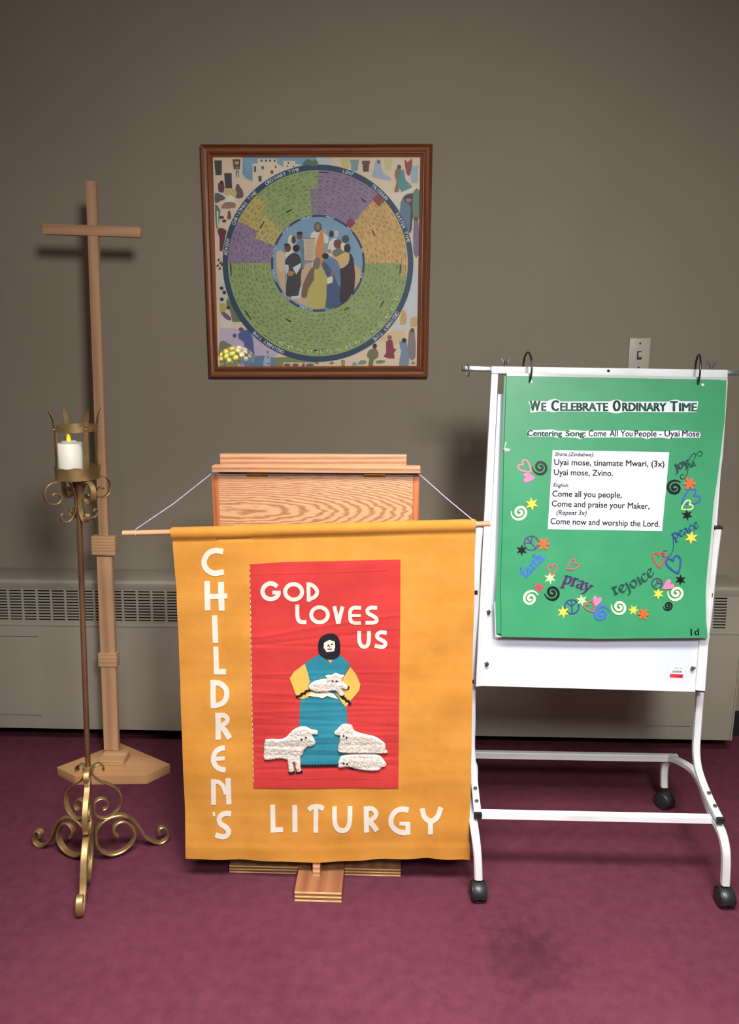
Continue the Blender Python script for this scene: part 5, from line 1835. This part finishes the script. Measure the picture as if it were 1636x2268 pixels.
GL = {
    'f': (0.5, [[(0.62, 1.5), (0.5, 1.68), (0.32, 1.55), (0.26, 1.2), (0.26, 0.3), (0.26, 0.0)], [(0.02, 1.0), (0.52, 1.0)], [(0.1, 0), (0.44, 0)]]),
    'a': (0.74, [[(0.1, 0.78), (0.3, 1.0), (0.5, 0.85), (0.5, 0.18), (0.6, 0.0), (0.72, 0.08)], [(0.5, 0.62), (0.2, 0.5), (0.08, 0.25), (0.2, 0.0), (0.4, 0.08), (0.5, 0.3)]]),
    'i': (0.42, [[(0.08, 0.92), (0.22, 1.0), (0.22, 0.5), (0.22, 0)], [(0.08, 0), (0.38, 0)], [(0.2, 1.36), (0.26, 1.40)]]),
    't': (0.5, [[(0.2, 1.35), (0.2, 0.6), (0.2, 0.15), (0.32, 0), (0.5, 0.12)], [(0.0, 1.0), (0.45, 1.0)]]),
    'h': (0.78, [[(0.04, 1.6), (0.18, 1.66), (0.18, 0.8), (0.18, 0)], [(0.04, 0), (0.34, 0)], [(0.18, 0.75), (0.38, 1.0), (0.57, 0.85), (0.57, 0.4), (0.57, 0)], [(0.43, 0), (0.74, 0)]]),
    'p': (0.82, [[(0.04, 0.92), (0.2, 1.0), (0.2, 0.2), (0.2, -0.6)], [(0.04, -0.6), (0.4, -0.6)], [(0.2, 0.82), (0.42, 1.0), (0.66, 0.85), (0.72, 0.5), (0.62, 0.12), (0.42, 0.0), (0.2, 0.14)]]),
    'r': (0.58, [[(0.04, 0.92), (0.2, 1.0), (0.2, 0.5), (0.2, 0)], [(0.04, 0), (0.38, 0)], [(0.2, 0.68), (0.36, 1.0), (0.54, 0.93)]]),
    'y': (0.76, [[(0.06, 1.0), (0.2, 0.6), (0.34, 0.12)], [(-0.04, 1), (0.22, 1)], [(0.66, 1.0), (0.46, 0.45), (0.3, 0.0), (0.16, -0.42), (0, -0.46)], [(0.5, 1), (0.8, 1)]]),
    'e': (0.7, [[(0.12, 0.45), (0.48, 0.62), (0.58, 0.85), (0.4, 1.02), (0.16, 0.8), (0.1, 0.35), (0.3, 0), (0.52, 0.06), (0.68, 0.28)]]),
    'j': (0.44, [[(0.08, 0.92), (0.22, 1.0), (0.22, 0.3), (0.2, -0.3), (0.08, -0.55), (-0.08, -0.5)]]),
    'o': (0.76, [[(0.36, 1), (0.12, 0.8), (0.08, 0.4), (0.3, 0), (0.56, 0.15), (0.66, 0.55), (0.56, 0.88), (0.36, 1)]]),
    'c': (0.68, [[(0.6, 0.82), (0.4, 1.0), (0.16, 0.8), (0.08, 0.4), (0.25, 0.03), (0.45, 0), (0.64, 0.2)]]),
    'u': (0.82, [[(0.04, 0.92), (0.18, 1), (0.18, 0.25), (0.32, 0), (0.5, 0.1), (0.6, 0.35)], [(0.6, 1), (0.6, 0.5), (0.62, 0.08), (0.78, 0.04)]]),
    'l': (0.45, [[(0.15, 1.5), (0.15, 0.7), (0.16, 0.12), (0.3, 0), (0.44, 0.12)]]),
}


def script(word, A, B_, xh, nibw, col, extra=None, ang=30, bend=0.0, swash=()):
    A, B_ = Vector(A), Vector(B_)
    tot = sum(GL[c][0] for c in word)
    d = (B_ - A); L = d.length
    base_u = Vector((d.y, -d.x)).normalized()
    parts = []
    x = 0
    wa = ang + math.degrees(math.atan2(-d.y, d.x))
    for ch in word:
        adv, strokes = GL[ch]
        for st in strokes:
            pts = []
            for a, b2 in st:
                u = (x + a) / tot
                q = A + d * u + base_u * (b2 * xh + bend * 4 * u * (1 - u))
                pts.append((q.x, q.y))
            parts.append(nib2d(pts, nibw, wa, 5))
        x += adv
    for st, wd in swash:
        parts.append(ribbon2d(st, wd, 6))
    return lay('script_word', parts, gs, nextoff(), 0.0005, paper(col, 0.4), pst)


script('faith', kB(285, 800), kB(610, 470), 13.5, 5.0, (56, 104, 184))
script('pray', kB(880, 870), kB(1330, 1050), 17.5, 5.2, (66, 44, 84), bend=3)
script('rejoice', kC(240, 985), kC(900, 650), 16.0, 4.6, (30, 70, 62), bend=-7)
script('peace', kD(335, 1715), kD(790, 1490), 12.5, 3.0, (26, 62, 120), bend=-2, swash=[([kD(*p) for p in ((322, 1640), (335, 1760), (332, 1880), (290, 1990), (205, 2038), (145, 2000), (150, 1935), (235, 1910))], 1.3)])
script('joy', kD(370, 500), kD(620, 410), 12.5, 4.4, (24, 62, 60))
script('ul', kD(620, 452), kD(735, 405), 8.5, 2.4, (24, 62, 60), swash=[([kD(*p) for p in ((735, 225), (690, 200), (625, 270), (592, 400), (580, 520), (530, 630), (470, 645), (448, 600), (478, 568), (515, 578))], 1.5), ([kD(*p) for p in ((700, 300), (740, 210), (800, 160), (842, 195), (810, 242), (768, 238))], 1.4)])

# ================================================================== POTTED CHRYSANTHEMUM behind the camera: it shows in the picture glass
g_hit = at_y(522, 792, 2.664)
FY = -0.60
kx = g_hit.x + (g_hit.x / 2.664) * (2.664 - FY)
kz = g_hit.z + ((g_hit.z - CAM.z) / 2.664) * (2.664 - FY)
FP = Vector((kx, FY, kz - 0.16))
stn = empty('plant_stand', (FP.x, FP.y, 0), 'small round wooden plant stand under the yellow flowers, mirrored in the picture glass', 'stand')
V, Fc = lathe([(0.0, FP.z - 0.022), (0.15, FP.z - 0.022), (0.155, FP.z - 0.016), (0.155, FP.z - 0.004), (0.15, FP.z), (0.0, FP.z)], 32, FP.x, FP.y, False)
mesh_obj('stand_top', V, Fc, M['oak_z'], stn)
for i in range(3):
    a = 2.1 * i + 0.4
    p0 = Vector((FP.x + 0.09 * math.cos(a), FP.y + 0.09 * math.sin(a), FP.z - 0.0225)); p1 = Vector((FP.x + 0.17 * math.cos(a), FP.y + 0.17 * math.sin(a), 0.004))
    V, Fc = tube([p0, p1], 0.014, 10)
    mesh_obj('leg', V, Fc, M['oak_z'], stn)
pot = empty('potted_chrysanthemum', tuple(FP + Vector((0, 0, 0.0005))), 'yellow chrysanthemum in a clay pot, mirrored in the lower left of the picture glass', 'potted plant')
z0 = FP.z + 0.001
V, Fc = lathe([(0.0, z0), (0.060, z0), (0.078, z0 + 0.085), (0.086, z0 + 0.087), (0.088, z0 + 0.110), (0.078, z0 + 0.110), (0.074, z0 + 0.095), (0.0, z0 + 0.095)], 32, FP.x, FP.y, False)
mesh_obj('clay_pot', V, Fc, mottled('terracotta', (150, 88, 62), (164, 100, 72), 12, 0.8), pot)
random.seed(21)
parts = []
for i in range(420):
    a = random.uniform(0, 2 * math.pi); e = random.uniform(-0.35, 1.45)
    r_ = 0.125 + random.uniform(-0.03, 0.0)
    c = Vector((FP.x + r_ * math.cos(a) * math.cos(e), FP.y + r_ * math.sin(a) * math.cos(e), z0 + 0.135 + r_ * 0.8 * math.sin(e)))
    u = Vector((random.gauss(0, 1), random.gauss(0, 1), random.gauss(0, 1))).normalized() * 0.022
    v = u.orthogonal().normalized() * 0.009
    parts.append(([c - u, c + v, c + u, c - v + u * 0.2], [(0, 1, 2), (0, 2, 3)]))
V, Fc = merge(parts)
mesh_obj('foliage', V, Fc, mottled('mum_leaves', (60, 92, 42), (98, 128, 66), 40, 0.6), pot, 0, recalc=False)
ym = mottled('yellow_petals', (244, 204, 40), (250, 226, 92), 60, 0.7)
bv, bf = [], []
for ring, (n, rr, zz) in enumerate(((1, 0.0, 0.006), (6, 0.006, 0.006), (9, 0.012, 0.003), (12, 0.018, -0.001))):
    for i in range(n):
        a = 2 * math.pi * i / n + ring * 0.3
        d = Vector((math.cos(a), math.sin(a), 0)); q = Vector((-d.y, d.x, 0))
        o_ = len(bv)
        bv += [Vector((0, 0, zz - 0.003)), d * (rr * 0.6 + 0.003) + q * 0.003 + Vector((0, 0, zz)), d * (rr + 0.004) + Vector((0, 0, zz + 0.001)), d * (rr * 0.6 + 0.003) - q * 0.003 + Vector((0, 0, zz))]
        bf.append((o_, o_ + 1, o_ + 2, o_ + 3))
bl_me = None
for i in range(44):
    a = 2.39996 * i; e = math.asin(1 - 1.0 * (i + 0.5) / 44)
    nrm = Vector((math.cos(a) * math.cos(e), math.sin(a) * math.cos(e), math.sin(e)))
    c = Vector((0, 0, 0.135)) + Vector((nrm.x * 0.132, nrm.y * 0.132, nrm.z * 0.108))
    if bl_me is None:
        o = mesh_obj('blossom', bv, bf, ym, pot, 0, local=True, recalc=False); bl_me = o.data
    else:
        o = bpy.data.objects.new('blossom', bl_me); scene.collection.objects.link(o); o.parent = pot
    o.location = c
    o.rotation_euler = nrm.to_track_quat('Z', 'Y').to_euler()
